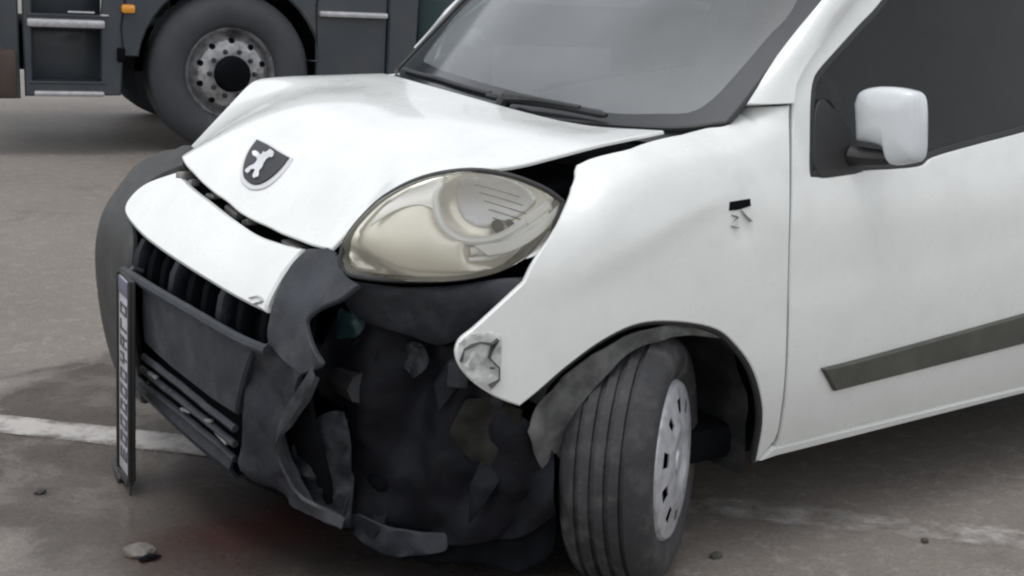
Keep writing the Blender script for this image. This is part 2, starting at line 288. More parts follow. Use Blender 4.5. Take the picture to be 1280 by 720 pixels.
mat('wreck_grey', (.009, .012, .017), .45, spec=.35, var=.5, vscale=9, bump=.2, bscale=40, dirt=(.08, .08, .085), dirt_amt=.5, dscale=14, rvar=.3)
mat('edge_highlight', (.075, .08, .088), .45, var=.4, vscale=15, dirt=(.02, .02, .024), dirt_amt=.8, dscale=12)  # paler than the other torn plastic: the edge's highlight is in the colour
mat('teal_plastic', (.018, .045, .050), .4, var=.3, vscale=20)
mat('dusty_liner', (.088, .09, .086), .8, var=.45, vscale=18, bump=.6, bscale=40, dirt=(.014, .014, .014), dirt_amt=1.0, dscale=12)
mat('brown_liner', (.016, .0155, .014), .8, spec=.2, var=.4, vscale=18, bump=.5, bscale=50)
mat('rubber', (.022, .022, .023), .6, var=.15, vscale=10)
mat('tyre_rubber', (.022, .022, .025), .62, var=.35, vscale=14, bump=.45, bscale=55, dirt=(.095, .092, .09), dirt_amt=.75, dscale=16, rvar=.2)
mat('truck_tyre_rubber', (.042, .046, .052), .75, var=.15, vscale=5, dirt=(.10, .10, .10), dirt_amt=.3, dscale=4)
mat('hubcap_silver', (.50, .51, .54), .36, .35, var=.15, vscale=22, dirt=(.12, .12, .125), dirt_amt=.7, dscale=24)
mat('steel', (.38, .38, .38), .38, .9, var=.2, vscale=20)
mat('dark_steel', (.06, .06, .065), .45, .7, var=.3, vscale=15)
mat('badge_silver', (.60, .60, .62), .35, .2)
mat('latch_metal', (.22, .21, .20), .6, .3, var=.4, vscale=30)
mat('trim_and_glint', (.94, .94, .93), .25, .1)
mat('chrome', (.78, .78, .78), .12, 1.0)
mat('satin_reflector', (.86, .83, .73), .30, .66, var=.06, vscale=9)
mat('grey_reflector', (.66, .67, .70), .25, .6, var=.1, vscale=30)
mat('line_dark', (.03, .03, .03), .6)
mat('plate_white', (.40, .40, .43), .4, var=.15, vscale=30, dirt=(.16, .155, .15), dirt_amt=.7, dscale=22)
mat('plate_black', (.02, .02, .025), .5)
mat('plate_ink', (.07, .07, .08), .5)
mat('plate_blue', (.12, .12, .17), .45)
mat('truck_paint', (.040, .049, .060), .40, coat=.25, var=.12, vscale=2.5, dirt=(.085, .078, .070), dirt_amt=.55, dscale=3, rvar=.3)
mat('truck_plastic', (.030, .034, .042), .6, var=.2, vscale=5, dirt=(.09, .075, .06), dirt_amt=.5, dscale=4)
mat('truck_brown', (.060, .040, .034), .65, var=.3, vscale=6)
mat('step_alloy', (.50, .50, .52), .4, .5, var=.15, vscale=20)
mat('hub_alloy', (.32, .32, .33), .45, .45, var=.35, vscale=16, dirt=(.05, .05, .05), dirt_amt=1.0, dscale=11)
mat('amber_lens', (.75, .30, .03), .2, coat=.5)
mat('red_lens', (.45, .03, .02), .25, coat=.5)
mat('teal_truck', (.012, .035, .04), .6)
mat('seat_cloth', (.05, .05, .055), .9, var=.2, vscale=30)
mat('patch_grey', (.50, .51, .50), .35, var=.25, vscale=30, dirt=(.10, .10, .10), dirt_amt=.75, dscale=28)
mat('pale_stone', (.135, .122, .112), .7, var=.3, vscale=40, bump=.5, bscale=80)
mat('stone', (.06, .058, .055), .9, var=.3, vscale=40)
mat('dark_frit', (.030, .033, .038), .12, var=.2, vscale=4)
mat('trim_grey', (.060, .060, .052), .6, var=.15, vscale=10, bump=.15, bscale=250, dirt=(.14, .135, .12), dirt_amt=.4, dscale=8)
mat('scratch_grey', (.42, .42, .41), .7, var=.4, vscale=40)

def glass(name, tint, dust, dust_lo, dust_hi, dscale=2.5, ior=1.5):
    m = bpy.data.materials.new(name); m.use_nodes = True
    n, l = m.node_tree.nodes, m.node_tree.links
    n.clear()
    out = n.new('ShaderNodeOutputMaterial')
    tr = n.new('ShaderNodeBsdfTransparent'); tr.inputs[0].default_value = (*tint, 1)
    gl = n.new('ShaderNodeBsdfGlossy'); gl.inputs['Roughness'].default_value = .10
    fr = n.new('ShaderNodeFresnel'); fr.inputs[0].default_value = ior
    mx = n.new('ShaderNodeMixShader')
    l.new(fr.outputs[0], mx.inputs[0]); l.new(tr.outputs[0], mx.inputs[1]); l.new(gl.outputs[0], mx.inputs[2])
    df = n.new('ShaderNodeBsdfDiffuse'); df.inputs[0].default_value = (*dust, 1)
    tc = n.new('ShaderNodeTexCoord')
    t = n.new('ShaderNodeTexNoise'); t.inputs['Scale'].default_value = dscale; t.inputs['Detail'].default_value = 4
    l.new(tc.outputs['Object'], t.inputs['Vector'])
    r = n.new('ShaderNodeMapRange'); r.inputs[1].default_value = .3; r.inputs[2].default_value = .7
    r.inputs[3].default_value = dust_lo; r.inputs[4].default_value = dust_hi
    l.new(t.outputs['Fac'], r.inputs[0])
    m2 = n.new('ShaderNodeMixShader')
    l.new(r.outputs[0], m2.inputs[0]); l.new(mx.outputs[0], m2.inputs[1]); l.new(df.outputs[0], m2.inputs[2])
    l.new(m2.outputs[0], out.inputs['Surface'])
    MATS[name] = m
glass('windscreen_glass', (.55, .58, .58), (.52, .56, .58), .11, .26, 1.7, ior=1.9)
glass('side_glass', (.16, .18, .20), (.42, .45, .48), .0, .02, ior=1.32)
glass('lens_glass', (.95, .95, .93), (.64, .61, .50), .10, .24, 7)

# ------------------------------------------------------------------ helpers
def new_obj(name, bm, material, parent=None, smooth=True, sharp=35):
    me = bpy.data.meshes.new(name)
    bm.normal_update()
    bm.to_mesh(me); bm.free()
    mats = material if isinstance(material, (list, tuple)) else [material]
    for k in mats: me.materials.append(MATS[k])
    if smooth:
        for p in me.polygons: p.use_smooth = True
        me.set_sharp_from_angle(angle=math.radians(sharp))
    o = bpy.data.objects.new(name, me)
    COL.objects.link(o)
    if parent: o.parent = parent
    return o

def thing(name, label, cat, loc=(0, 0, 0), rotz=0., group=None):
    o = bpy.data.objects.new(name, None); COL.objects.link(o)
    o.location = loc; o.rotation_euler = (0, 0, rotz)
    o.empty_display_size = .2
    o['label'] = label; o['category'] = cat
    if group: o['group'] = group
    return o
def tag(o, label, cat, group=None):
    o['label'] = label; o['category'] = cat
    if group: o['group'] = group
    return o
def structure(o):
    o['kind'] = 'structure'; return o

def merge(bm, src):
    me = bpy.data.meshes.new('tmp'); src.to_mesh(me); src.free(); bm.from_mesh(me); bpy.data.meshes.remove(me)

def add_box(bm, c, s, rot=None, bevel=.0, mi=0, seg=2):
    b = bmesh.new()
    bmesh.ops.create_cube(b, size=1)
    for v in b.verts: v.co = Vector((v.co.x*s[0], v.co.y*s[1], v.co.z*s[2]))
    if bevel: bmesh.ops.bevel(b, geom=b.edges[:], offset=min(bevel, min(s)*.45), segments=seg, affect='EDGES', profile=.5)
    M = Matrix.Translation(c)
    if rot is not None: M = M @ rot.to_4x4()
    b.transform(M)
    for f in b.faces: f.material_index = mi
    merge(bm, b)

def frame(d):
    d = Vector(d).normalized()
    a = Vector((0, 0, 1)) if abs(d.z) < .9 else Vector((1, 0, 0))
    x = a.cross(d).normalized(); y = d.cross(x)
    return x, y, d

def catmull(pts, n=6, closed=False):
    """smooth a point list; points flagged 'c' at the end stay corners"""
    P = [np.array([float(a) for a in p if a != 'c']) for p in pts]
    cr = [p[-1] == 'c' for p in pts]
    N = len(P); out = []
    segs = N if closed else N-1
    for i in range(segs):
        p1, p2 = P[i], P[(i+1) % N]
        p0 = P[(i-1) % N] if (closed or i > 0) else 2*p1-p2
        p3 = P[(i+2) % N] if (closed or i+2 < N) else 2*p2-p1
        if cr[i]: p0 = 2*p1-p2
        if cr[(i+1) % N]: p3 = 2*p2-p1
        m = max(1, int(n))
        for k in range(m):
            t = k/m
            out.append(.5*((2*p1)+(-p0+p2)*t+(2*p0-5*p1+4*p2-p3)*t*t+(-p0+3*p1-3*p2+p3)*t**3))
    if not closed: out.append(P[-1])
    return out

def add_tube(bm, pts, r, seg=8, mi=0, caps=True, flat=None):
    pts = [Vector(p[:3]) for p in pts]
    rings = []
    px = None
    for i, p in enumerate(pts):
        d = (pts[min(i+1, len(pts)-1)]-pts[max(i-1, 0)]).normalized()
        if px is None: x, y, _ = frame(d)
        else:
            x = (px - d*px.dot(d)).normalized(); y = d.cross(x)
        px = x
        rr = r[i] if isinstance(r, (list, tuple)) else r
        ring = []
        for k in range(seg):
            a = 2*math.pi*k/seg
            ring.append(bm.verts.new(p + x*math.cos(a)*rr + y*math.sin(a)*rr*(flat or 1)))
        rings.append(ring)
    for a, b in zip(rings, rings[1:]):
        for k in range(seg):
            f = bm.faces.new((a[k], a[(k+1) % seg], b[(k+1) % seg], b[k])); f.material_index = mi
    if caps:
        for ring in (rings[0][::-1], rings[-1]):
            f = bm.faces.new(ring); f.material_index = mi

def add_lathe(bm, profile, M, seg=48, mi=0, fn=None):
    """profile: (radius, height along local z)"""
    rings = []
    for j, (r, h) in enumerate(profile):
        if r < 1e-6:
            rings.append([bm.verts.new(M @ Vector((0, 0, h)))]); continue
        ring = []
        for k in range(seg):
            a = 2*math.pi*k/seg
            hh = h + (fn(j, k, a) if fn else 0)
            ring.append(bm.verts.new(M @ Vector((r*math.cos(a), r*math.sin(a), hh))))
        rings.append(ring)
    for j, (a, b) in enumerate(zip(rings, rings[1:])):
        for k in range(seg):
            k2 = (k+1) % seg
            if len(a) == 1 and len(b) == 1: continue
            if len(a) == 1: f = bm.faces.new((a[0], b[k], b[k2]))
            elif len(b) == 1: f = bm.faces.new((a[k], b[0], a[k2]))
            else: f = bm.faces.new((a[k], b[k], b[k2], a[k2]))
            f.material_index = mi(j, k) if callable(mi) else mi

def inside(pt, poly):
    x, y = pt; c = False; n = len(poly)
    for i in range(n):
        x1, y1 = poly[i]; x2, y2 = poly[(i+1) % n]
        if (y1 > y) != (y2 > y) and x < (x2-x1)*(y-y1)/(y2-y1)+x1: c = not c
    return c
def dist_poly(pt, poly):
    p = np.array(pt); A = np.array(poly); B = np.roll(A, -1, 0); d = B-A
    t = np.clip(((p-A)*d).sum(1)/np.maximum((d*d).sum(1), 1e-12), 0, 1)
    return np.hypot(*(A+d*t[:, None]-p).T).min()

def panel(name, outline, f, material, parent=None, step=.035, thick=.012, out=(0, -1, 0), smooth_n=5, roll=.004, holes=(), disp=None, sharp=40, back=True):
    """A sheet-metal or moulded skin: 2-D outline -> surface f(p,q) -> real thickness with rolled edges.
    out = rough outward direction."""
    ol = [tuple(p) for p in catmull(outline, smooth_n, True)]
    hl = [[tuple(p) for p in catmull(h, smooth_n, True)] for h in holes]
    def clean(o):
        r = []
        for p in o:
            if not r or math.hypot(p[0]-r[-1][0], p[1]-r[-1][1]) > 1e-4: r.append(p)
        return r
    ol = clean(ol); hl = [clean(h) for h in hl]
    pts = []; edges = []
    for lp in [ol]+hl:
        b = len(pts); pts += lp
        edges += [(b+i, b+(i+1) % len(lp)) for i in range(len(lp))]
    xs = [p[0] for p in ol]; ys = [p[1] for p in ol]
    for i in range(int((max(xs)-min(xs))/step)+2):
        for j in range(int((max(ys)-min(ys))/step)+2):
            q = (min(xs)+(i+(.5 if j % 2 else 0))*step, min(ys)+j*step)
            if inside(q, ol) and not any(inside(q, h) for h in hl):
                if min(dist_poly(q, lp) for lp in [ol]+hl) > step*.4: pts.append(q)
    V, E, Fc, *_ = delaunay_2d_cdt([Vector(p) for p in pts], edges, [], 1, 1e-5)
    tri = []
    for t in Fc:
        c = (sum(V[i].x for i in t)/3, sum(V[i].y for i in t)/3)
        if inside(c, ol) and not any(inside(c, h) for h in hl): tri.append(list(t))
    o = Vector(out)
    P = []; Nn = []
    e = 1e-3
    for v in V:
        p = Vector(f(v.x, v.y)).copy()
        a = Vector(f(v.x+e, v.y))-Vector(f(v.x-e, v.y)); b = Vector(f(v.x, v.y+e))-Vector(f(v.x, v.y-e))
        n = a.cross(b).normalized()
        if n.dot(o) < 0: n = -n
        if disp: p = p + n*disp(p)
        P.append(p); Nn.append(n)
    # orientation
    for t in tri:
        a, b, c = (P[i] for i in t)
        if (b-a).cross(c-a).dot(Nn[t[0]]) < 0: t.reverse()
    used = {i for t in tri for i in t}
    cnt = {}
    for t in tri:
        for i in range(3):
            cnt[(t[i], t[(i+1) % 3])] = 1
    bedge = [(a, b) for (a, b) in cnt if (b, a) not in cnt]
    # outward direction at the border
    ow = {}
    for a, b in bedge:
        d = (P[b]-P[a])
        if d.length < 1e-9: continue
        s = d.normalized().cross(Nn[a])
        for i in (a, b): ow[i] = ow.get(i, Vector()) + s
    bm = bmesh.new()
    T = {i: bm.verts.new(P[i]) for i in used}
    for t in tri: bm.faces.new([T[i] for i in t])
    R1 = {}; R2 = {}
    for i in ow:
        s = ow[i].normalized() if ow[i].length > 1e-9 else Vector()
        T[i].co = P[i] - s*roll
        R1[i] = bm.verts.new(P[i]-Nn[i]*roll)
        R2[i] = bm.verts.new(P[i]-Nn[i]*thick)
    for a, b in bedge:
        if a not in R1 or b not in R1: continue
        bm.faces.new((T[b], T[a], R1[a], R1[b]))
        bm.faces.new((R1[b], R1[a], R2[a], R2[b]))
    if back:
        B = {i: (R2[i] if i in R2 else bm.verts.new(P[i]-Nn[i]*thick)) for i in used}
        for t in tri: bm.faces.new([B[i] for i in reversed(t)])
    return new_obj(name, bm, material, parent, sharp=sharp)

def loft(name, curves, material, parent=None, thick=.01, flip=False, bulge=0.):
    """skin through equally long 3-D point lists"""
    bm = bmesh.new()
    rows = []
    n = len(curves)
    for ci, c in enumerate(curves): rows.append([bm.verts.new(Vector(p)) for p in c])
    for a, b in zip(rows, rows[1:]):
        for i in range(len(a)-1):
            vs = (a[i], a[i+1], b[i+1], b[i])
            bm.faces.new(vs[::-1] if flip else vs)
    bm.normal_update()
    if thick: bmesh.ops.solidify(bm, geom=bm.faces[:], thickness=thick)
    return new_obj(name, bm, material, parent, sharp=50)

def resample(pts, n):
    A = np.array([p[:3] for p in pts], float)
    d = np.r_[0, np.cumsum(np.linalg.norm(np.diff(A, axis=0), axis=1))]
    t = np.linspace(0, d[-1], n)
    return [Vector([np.interp(x, d, A[:, k]) for k in range(3)]) for x in t]

def tps(pts, vals, lam=1e-5):
    P = np.array(pts, float); n = len(P)
    U = lambda r: np.where(r > 1e-9, r*r*np.log(np.maximum(r, 1e-9)), 0)
    K = U(np.linalg.norm(P[:, None]-P[None], axis=2))+lam*np.eye(n)
    Q = np.c_[np.ones(n), P]
    A = np.block([[K, Q], [Q.T, np.zeros((3, 3))]])
    w = np.linalg.solve(A, np.r_[vals, np.zeros(3)])
    def f(x, y):
        r = np.hypot(P[:, 0]-x, P[:, 1]-y)
        return float(w[:n] @ U(r) + w[n] + w[n+1]*x + w[n+2]*y)
    return f

def mirror_copy(o, parent):
    """the same part on the other flank: mirrored mesh, same properties"""
    me = o.data.copy()
    me.transform(Matrix.Scale(-1, 4, (0, 1, 0))); me.flip_normals()
    c = o.copy(); c.data = me; c.parent = parent
    COL.objects.link(c)
    return c

def nz(p, s, seed=0.):
    return noise.noise(Vector((p.x*s+seed, p.y*s-seed, p.z*s+2*seed)))

# ------------------------------------------------------------------ ground
def ground_material():
    m = bpy.data.materials.new('worn_road'); m.use_nodes = True
    n, l = m.node_tree.nodes, m.node_tree.links
    b = n['Principled BSDF']
    geo = n.new('ShaderNodeNewGeometry')
    def noise_(scale, detail=6, rough=.6, dist=0.):
        t = n.new('ShaderNodeTexNoise'); t.inputs['Scale'].default_value = scale; t.inputs['Detail'].default_value = detail
        t.inputs['Roughness'].default_value = rough; t.inputs['Distortion'].default_value = dist
        l.new(geo.outputs['Position'], t.inputs['Vector']); return t.outputs['Fac']
    def rng(s, a, b_, c, d):
        r = n.new('ShaderNodeMapRange'); r.interpolation_type = 'SMOOTHSTEP'
        for i, v in zip((1, 2, 3, 4), (a, b_, c, d)): r.inputs[i].default_value = v
        l.new(s, r.inputs[0]); return r.outputs[0]
    def mixc(fac, a, b_):
        x = n.new('ShaderNodeMix'); x.data_type = 'RGBA'
        l.new(fac, x.inputs[0])
        for i, c in ((6, a), (7, b_)):
            if isinstance(c, tuple): x.inputs[i].default_value = (*c, 1)
            else: l.new(c, x.inputs[i])
        return x.outputs[2]
    def math_(op, a, b_):
        x = n.new('ShaderNodeMath'); x.operation = op
        for i, c in ((0, a), (1, b_)):
            if isinstance(c, (int, float)): x.inputs[i].default_value = c
            else: l.new(c, x.inputs[i])
        return x.outputs[0]
    big = noise_(.55, 4, .5, .3); mid = noise_(3.2, 7, .62, .4); fine = noise_(70, 3, .7); grit = noise_(260, 2, .6)
    base = mixc(rng(big, .35, .65, 0, 1), GROUND_A, GROUND_B)
    base = mixc(rng(mid, .52, .72, 0, .55), base, GROUND_C)
    # wet film: a damp area round the front of the van, ragged edge
    sp = n.new('ShaderNodeSeparateXYZ'); l.new(geo.outputs['Position'], sp.inputs[0])
    dx = math_('SUBTRACT', sp.outputs['X'], WET[0]); dy = math_('SUBTRACT', sp.outputs['Y'], WET[1])
    q = math_('SQRT', math_('ADD', math_('MULTIPLY', dx, dx), math_('MULTIPLY', dy, dy)), 0)
    q = math_('ADD', q, math_('MULTIPLY', math_('SUBTRACT', noise_(1.7, 8, .6, .6), .5), 1.3))
    wet = rng(q, WET[2]-.10, WET[2]+.10, 1, 0)
    puddle = math_('MULTIPLY', wet, rng(mid, .36, .58, .6, 1))
    # dry crust: pale flecks outside the damp area
    fleck = rng(noise_(16, 6, .7, .5), .50, .66, 0, .55)
    base = mixc(math_('MULTIPLY', math_('SUBTRACT', 1, wet), fleck), base, FLECK)
    base = mixc(math_('MULTIPLY', puddle, .68), base, WETCOL)
    # fluid stain below the nose, its colour also carrying the van's shade
    ox = math_('SUBTRACT', sp.outputs['X'], OIL_SHADE[0]); oy = math_('SUBTRACT', sp.outputs['Y'], OIL_SHADE[1])
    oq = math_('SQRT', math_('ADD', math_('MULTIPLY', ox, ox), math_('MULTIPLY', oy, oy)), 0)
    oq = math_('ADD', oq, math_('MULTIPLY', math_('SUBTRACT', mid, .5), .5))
    oil_shade = rng(oq, OIL_SHADE[2]-.22, OIL_SHADE[2]+.22, 1, 0)
    base = mixc(math_('MULTIPLY', oil_shade, .85), base, (.022, .019, .018))
    # hairline cracks
    vo = n.new('ShaderNodeTexVoronoi'); vo.feature = 'DISTANCE_TO_EDGE'; vo.inputs['Scale'].default_value = 1.3
    wv = n.new('ShaderNodeVectorMath'); wv.operation = 'ADD'
    l.new(geo.outputs['Position'], wv.inputs[0])
    tn = n.new('ShaderNodeTexNoise'); tn.inputs['Scale'].default_value = 3.5; tn.inputs['Detail'].default_value = 6
    l.new(geo.outputs['Position'], tn.inputs['Vector']); l.new(tn.outputs['Color'], wv.inputs[1])
    l.new(wv.outputs[0], vo.inputs['Vector'])
    crack = math_('MULTIPLY', rng(vo.outputs['Distance'], 0, .012, 1, 0), rng(big, .45, .6, 0, .45))
    base = mixc(crack, base, (.06, .055, .05))
    # grain
    g = math_('MULTIPLY', rng(fine, .3, .7, .84, 1.15), rng(grit, .3, .7, .86, 1.12))
    sc = n.new('ShaderNodeVectorMath'); sc.operation = 'SCALE'
    l.new(base, sc.inputs[0]); l.new(g, sc.inputs['Scale'])
    l.new(sc.outputs[0], b.inputs['Base Color'])
    ro = rng(puddle, 0, 1, .70, .20)
    l.new(ro, b.inputs['Roughness'])
    b.inputs['Specular IOR Level'].default_value = .5
    bp = n.new('ShaderNodeBump'); bp.inputs['Distance'].default_value = .004
    l.new(rng(puddle, 0, 1, .42, .09), bp.inputs['Strength'])
    l.new(math_('ADD', math_('MULTIPLY', grit, .5), math_('ADD', fine, math_('MULTIPLY', mid, 1.5))), bp.inputs['Height'])
    l.new(bp.outputs[0], b.inputs['Normal'])
    MATS['worn_road'] = m
    return m
GROUND_A, GROUND_B, GROUND_C = (.196, .172, .152), (.158, .140, .124), (.118, .103, .091)
WET = (.55, .35, 1.08); WETCOL = (.066, .056, .051); OIL_SHADE = (.42, -.22, .50); FLECK = (.26, .238, .214)
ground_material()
bm = bmesh.new()
xs = [-900, -60, -15] + [i*.5 for i in range(-16, 33)] + [20, 60, 900]
ys = [-900, -60, -15] + [i*.5 for i in range(-16, 33)] + [20, 60, 900]
gv = [[bm.verts.new((x, y, 0)) for y in ys] for x in xs]
for i in range(len(xs)-1):
    for j in range(len(ys)-1): bm.faces.new((gv[i][j], gv[i+1][j], gv[i+1][j+1], gv[i][j+1]))
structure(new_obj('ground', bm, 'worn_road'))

def worn_line_material():
    m = bpy.data.materials.new('worn_line'); m.use_nodes = True
    n, l = m.node_tree.nodes, m.node_tree.links
    b = n['Principled BSDF']; b.inputs['Roughness'].default_value = .6
    geo = n.new('ShaderNodeNewGeometry')
    t = n.new('ShaderNodeTexNoise'); t.inputs['Scale'].default_value = 9; t.inputs['Detail'].default_value = 9; t.inputs['Roughness'].default_value = .7
    l.new(geo.outputs['Position'], t.inputs['Vector'])
    t2 = n.new('ShaderNodeTexNoise'); t2.inputs['Scale'].default_value = 60; t2.inputs['Detail'].default_value = 4
    l.new(geo.outputs['Position'], t2.inputs['Vector'])
    at = n.new('ShaderNodeAttribute'); at.attribute_name = 'wear'
    s = n.new('ShaderNodeMath'); s.operation = 'ADD'; l.new(t.outputs['Fac'], s.inputs[0]); l.new(at.outputs['Fac'], s.inputs[1])
    r = n.new('ShaderNodeMapRange'); r.inputs[1].default_value = .50; r.inputs[2].default_value = .80; r.inputs[3].default_value = .92; r.inputs[4].default_value = .0
    l.new(s.outputs[0], r.inputs[0])
    c = n.new('ShaderNodeMix'); c.data_type = 'RGBA'
    c.inputs[6].default_value = (.40, .38, .36, 1); c.inputs[7].default_value = (.47, .45, .425, 1)
    l.new(t2.outputs['Fac'], c.inputs[0]); l.new(c.outputs[2], b.inputs['Base Color'])
    l.new(r.outputs[0], b.inputs['Alpha'])
    MATS['worn_line'] = m
worn_line_material()
bm = bmesh.new()
la = bm.verts.layers.float.new('wear')
s2 = math.sqrt(.5)
prev = None
for i in range(241):
    t = -12+i*.1                                  # runs along (1,-1)
    fade = min(1, max(0, (t-.4)/.6))
    w0, w1 = .475-.075*fade, .625-.005*fade
    row = []
    for k in range(5):
        w = w0+(w1-w0)*k/4
        ed = .010*nz(Vector((t, w, 0)), 5, 3) if k in (0, 4) else 0
        v = bm.verts.new(((w+ed)*s2+t*s2, (w+ed)*s2-t*s2, .004))
        v[la] = (.16+.10*fade if k in (0, 4) else 0) + .20*fade
        row.append(v)
    if prev:
        for k in range(4): bm.faces.new((prev[k], row[k], row[k+1], prev[k+1]))
    prev = row
bm.normal_update()
for f in bm.faces:
    if f.normal.z < 0: f.normal_flip()
structure(new_obj('road_line', bm, 'worn_line'))

# red fluid leaking under the front of the van
def stain_material():
    m = bpy.data.materials.new('red_fluid'); m.use_nodes = True
    n, l = m.node_tree.nodes, m.node_tree.links
    b = n['Principled BSDF']; b.inputs['Base Color'].default_value = (.085, .018, .020, 1); b.inputs['Roughness'].default_value = .25
    at = n.new('ShaderNodeAttribute'); at.attribute_name = 'film'
    geo = n.new('ShaderNodeNewGeometry')
    t = n.new('ShaderNodeTexNoise'); t.inputs['Scale'].default_value = 6; t.inputs['Detail'].default_value = 6
    l.new(geo.outputs['Position'], t.inputs['Vector'])
    x = n.new('ShaderNodeMath'); x.operation = 'MULTIPLY'; l.new(t.outputs['Fac'], x.inputs[0]); l.new(at.outputs['Fac'], x.inputs[1])
    r = n.new('ShaderNodeMapRange'); r.inputs[1].default_value = .05; r.inputs[2].default_value = .5; r.inputs[4].default_value = .30
    l.new(x.outputs[0], r.inputs[0]); l.new(r.outputs[0], b.inputs['Alpha'])
    MATS['red_fluid'] = m
stain_material()
bm = bmesh.new()
la = bm.verts.layers.float.new('film')
cx, cy = .12, -.14
rings = []
for j in range(8):
    ring = []
    for k in range(40):
        a = 2*math.pi*k/40
        rr = (j+.2)/7*(.36+.07*math.sin(2*a+1)+.05*math.sin(5*a))
        v = bm.verts.new((cx+rr*1.15*math.cos(a), cy+rr*math.sin(a)*.8, .006)); v[la] = max(0, 1-j/7)
        ring.append(v)
    rings.append(ring)
bm.faces.new(rings[0])
for a, b in zip(rings, rings[1:]):
    for k in range(40): bm.faces.new((a[k], b[k], b[(k+1) % 40], a[(k+1) % 40]))
o = new_obj('fluid_stain', bm, 'red_fluid'); structure(o)

# ------------------------------------------------------------------ the crashed van
VAN = thing('crashed_van', 'white compact van with a smashed front corner and its front wheel turned out', 'van')
S = lambda x, z, o=0.: (x, -float(side(x, z))+o, z)
def crease(p):
    """pressed shoulder line over the front wheel arch, and the dent round the lost indicator"""
    xl = p.x
    zl = .735+.245*max(0, min(1, (xl-.50)/.62)) - .05*max(0, (xl-.8))
    w = max(0, min(1, (xl-.42)/.15))*max(0, min(1, (1.10-xl)/.22))
    d = (zl-p.z)
    a = .0075*w/(1+math.exp(d/.010))*math.exp(-max(0, -d)/.10)
    b = -.003*math.exp(-(((p.x-1.02)/.05)**2+((p.z-.845)/.035)**2))
    return a+b+.0018*nz(p, 7)
fender = panel('front_fender', G['fender'], lambda x, z: S(x, z), 'white_paint', VAN, step=.022, thick=.014, disp=crease)
fender['label'] = 'dented near side front fender'
# mirrored, undamaged
ff = panel('front_fender', G['fender'], lambda x, z: S(x, z), 'white_paint', VAN, step=.05, thick=.014)
ff.data.transform(Matrix.Scale(-1, 4, (0, 1, 0))); ff.data.flip_normals()
ff.location = (0, -.06, -.015)

# scuffed indicator slot, scratches, cracked patch on the fender
panel('indicator_slot', G['slot'], lambda x, z: S(x, z, -.003), 'deep_black', fender, step=.01, thick=.02, roll=.001, smooth_n=3)
bm = bmesh.new()
for k in ('scr1', 'scr2'):
    add_tube(bm, [S(x, z, -.002) for x, z in catmull(G[k], 4)], [.0015]+[.005]*(len(catmull(G[k], 4))-2)+[.0015], 6, flat=.4)
new_obj('scratch', bm, 'scratch_grey', fender)
patch = panel('cracked_patch', G['patch'], lambda x, z: S(x, z, -.0015), 'patch_grey', fender, step=.012, thick=.004, roll=.001, disp=lambda p: .005*nz(p, 45)+.002*nz(p, 90))
bm = bmesh.new()
ck = [(c[0], c[1]) for c in G['crk']]
def crack(ids, r):
    add_tube(bm, [S(ck[i][0], ck[i][1], -.007) for i in ids], r, 6, flat=.5)
crack([0, 1, 2], [.004, .007, .003]); crack([2, 3, 4], [.003, .006, .005]); crack([4, 5, 6], [.007, .004, .006])
crack([3, 6, 5], .004); crack([6, 7, 8], [.003, .0035, .003]); crack([8, 11], [.004, .009]); crack([9, 10], .003); crack([12, 0], [.006, .002])
new_obj('crack', bm, 'line_dark', fender)

# hood -----------------------------------------------------------------
H_FRONT = [(.142, .315, .866), (.136, .219, .838), (.131, .088, .813), (.130, -.02, .795), (.132, -.114, .785), (.137, -.233, .778), (.143, -.331, .777), (.149, -.398, .779)]
H_NEAR = [(.144, -.448, .786), (.169, -.466, .823), (.189, -.482, .851), (.223, -.506, .894), (.264, -.535, .934), (.322, -.571, .962), (.400, -.610, .975), (.483, -.644, .984), (.556, -.663, 1.0), (.676, -.683, 1.027), (.888, -.685, 1.055)]
H_REAR = [(.854, -.466, 1.038), (.829, -.340, 1.040), (.805, -.136, 1.051), (.802, .082, 1.061), (.818, .265, 1.065), (.866, .512, 1.061)]
H_FAR = [(.973, .684, 1.042), (.860, .686, 1.040), (.751, .690, 1.036), (.596, .674, 1.034), (.506, .650, 1.023), (.463, .639, .993), (.400, .610, .949), (.306, .563, .886), (.244, .521, .850), (.205, .46, .842)]
H_IN = [(.20, .02, .895), (.20, -.22, .868), (.20, .25, .900), (.30, 0, .962), (.30, -.3, .945), (.30, .32, .955), (.45, -.1, 1.015), (.45, .3, 1.018), (.45, -.4, .998), (.62, 0, 1.043), (.62, .35, 1.045), (.62, -.4, 1.030)]
H_ALL = H_FRONT+H_NEAR+H_REAR+H_FAR+H_IN
Hz = tps([p[:2] for p in H_ALL], [p[2] for p in H_ALL], 3e-6)
HS = lambda x, y: (x, y, Hz(x, y))
def corners(l, ids): return [(p[0], p[1], 'c') if i in ids else (p[0], p[1]) for i, p in enumerate(l)]
h_out = corners(H_FRONT, ()) + corners(H_NEAR, (0, 10)) + corners(H_REAR, ()) + corners(H_FAR, (0, 4, 9))
def hood_disp(p):
    d = .002*nz(p, 3.5, 1)*max(0, 1-abs(p.y+.35)/.6)
    d -= .010*math.exp(-(((p.x-.19)/.05)**2+((p.y+.42)/.06)**2))       # buckle at the near front corner
    return d
hood = panel('hood', h_out, HS, 'white_paint', VAN, step=.03, thick=.009, out=(-.3, 0, 1), roll=.003, disp=hood_disp)

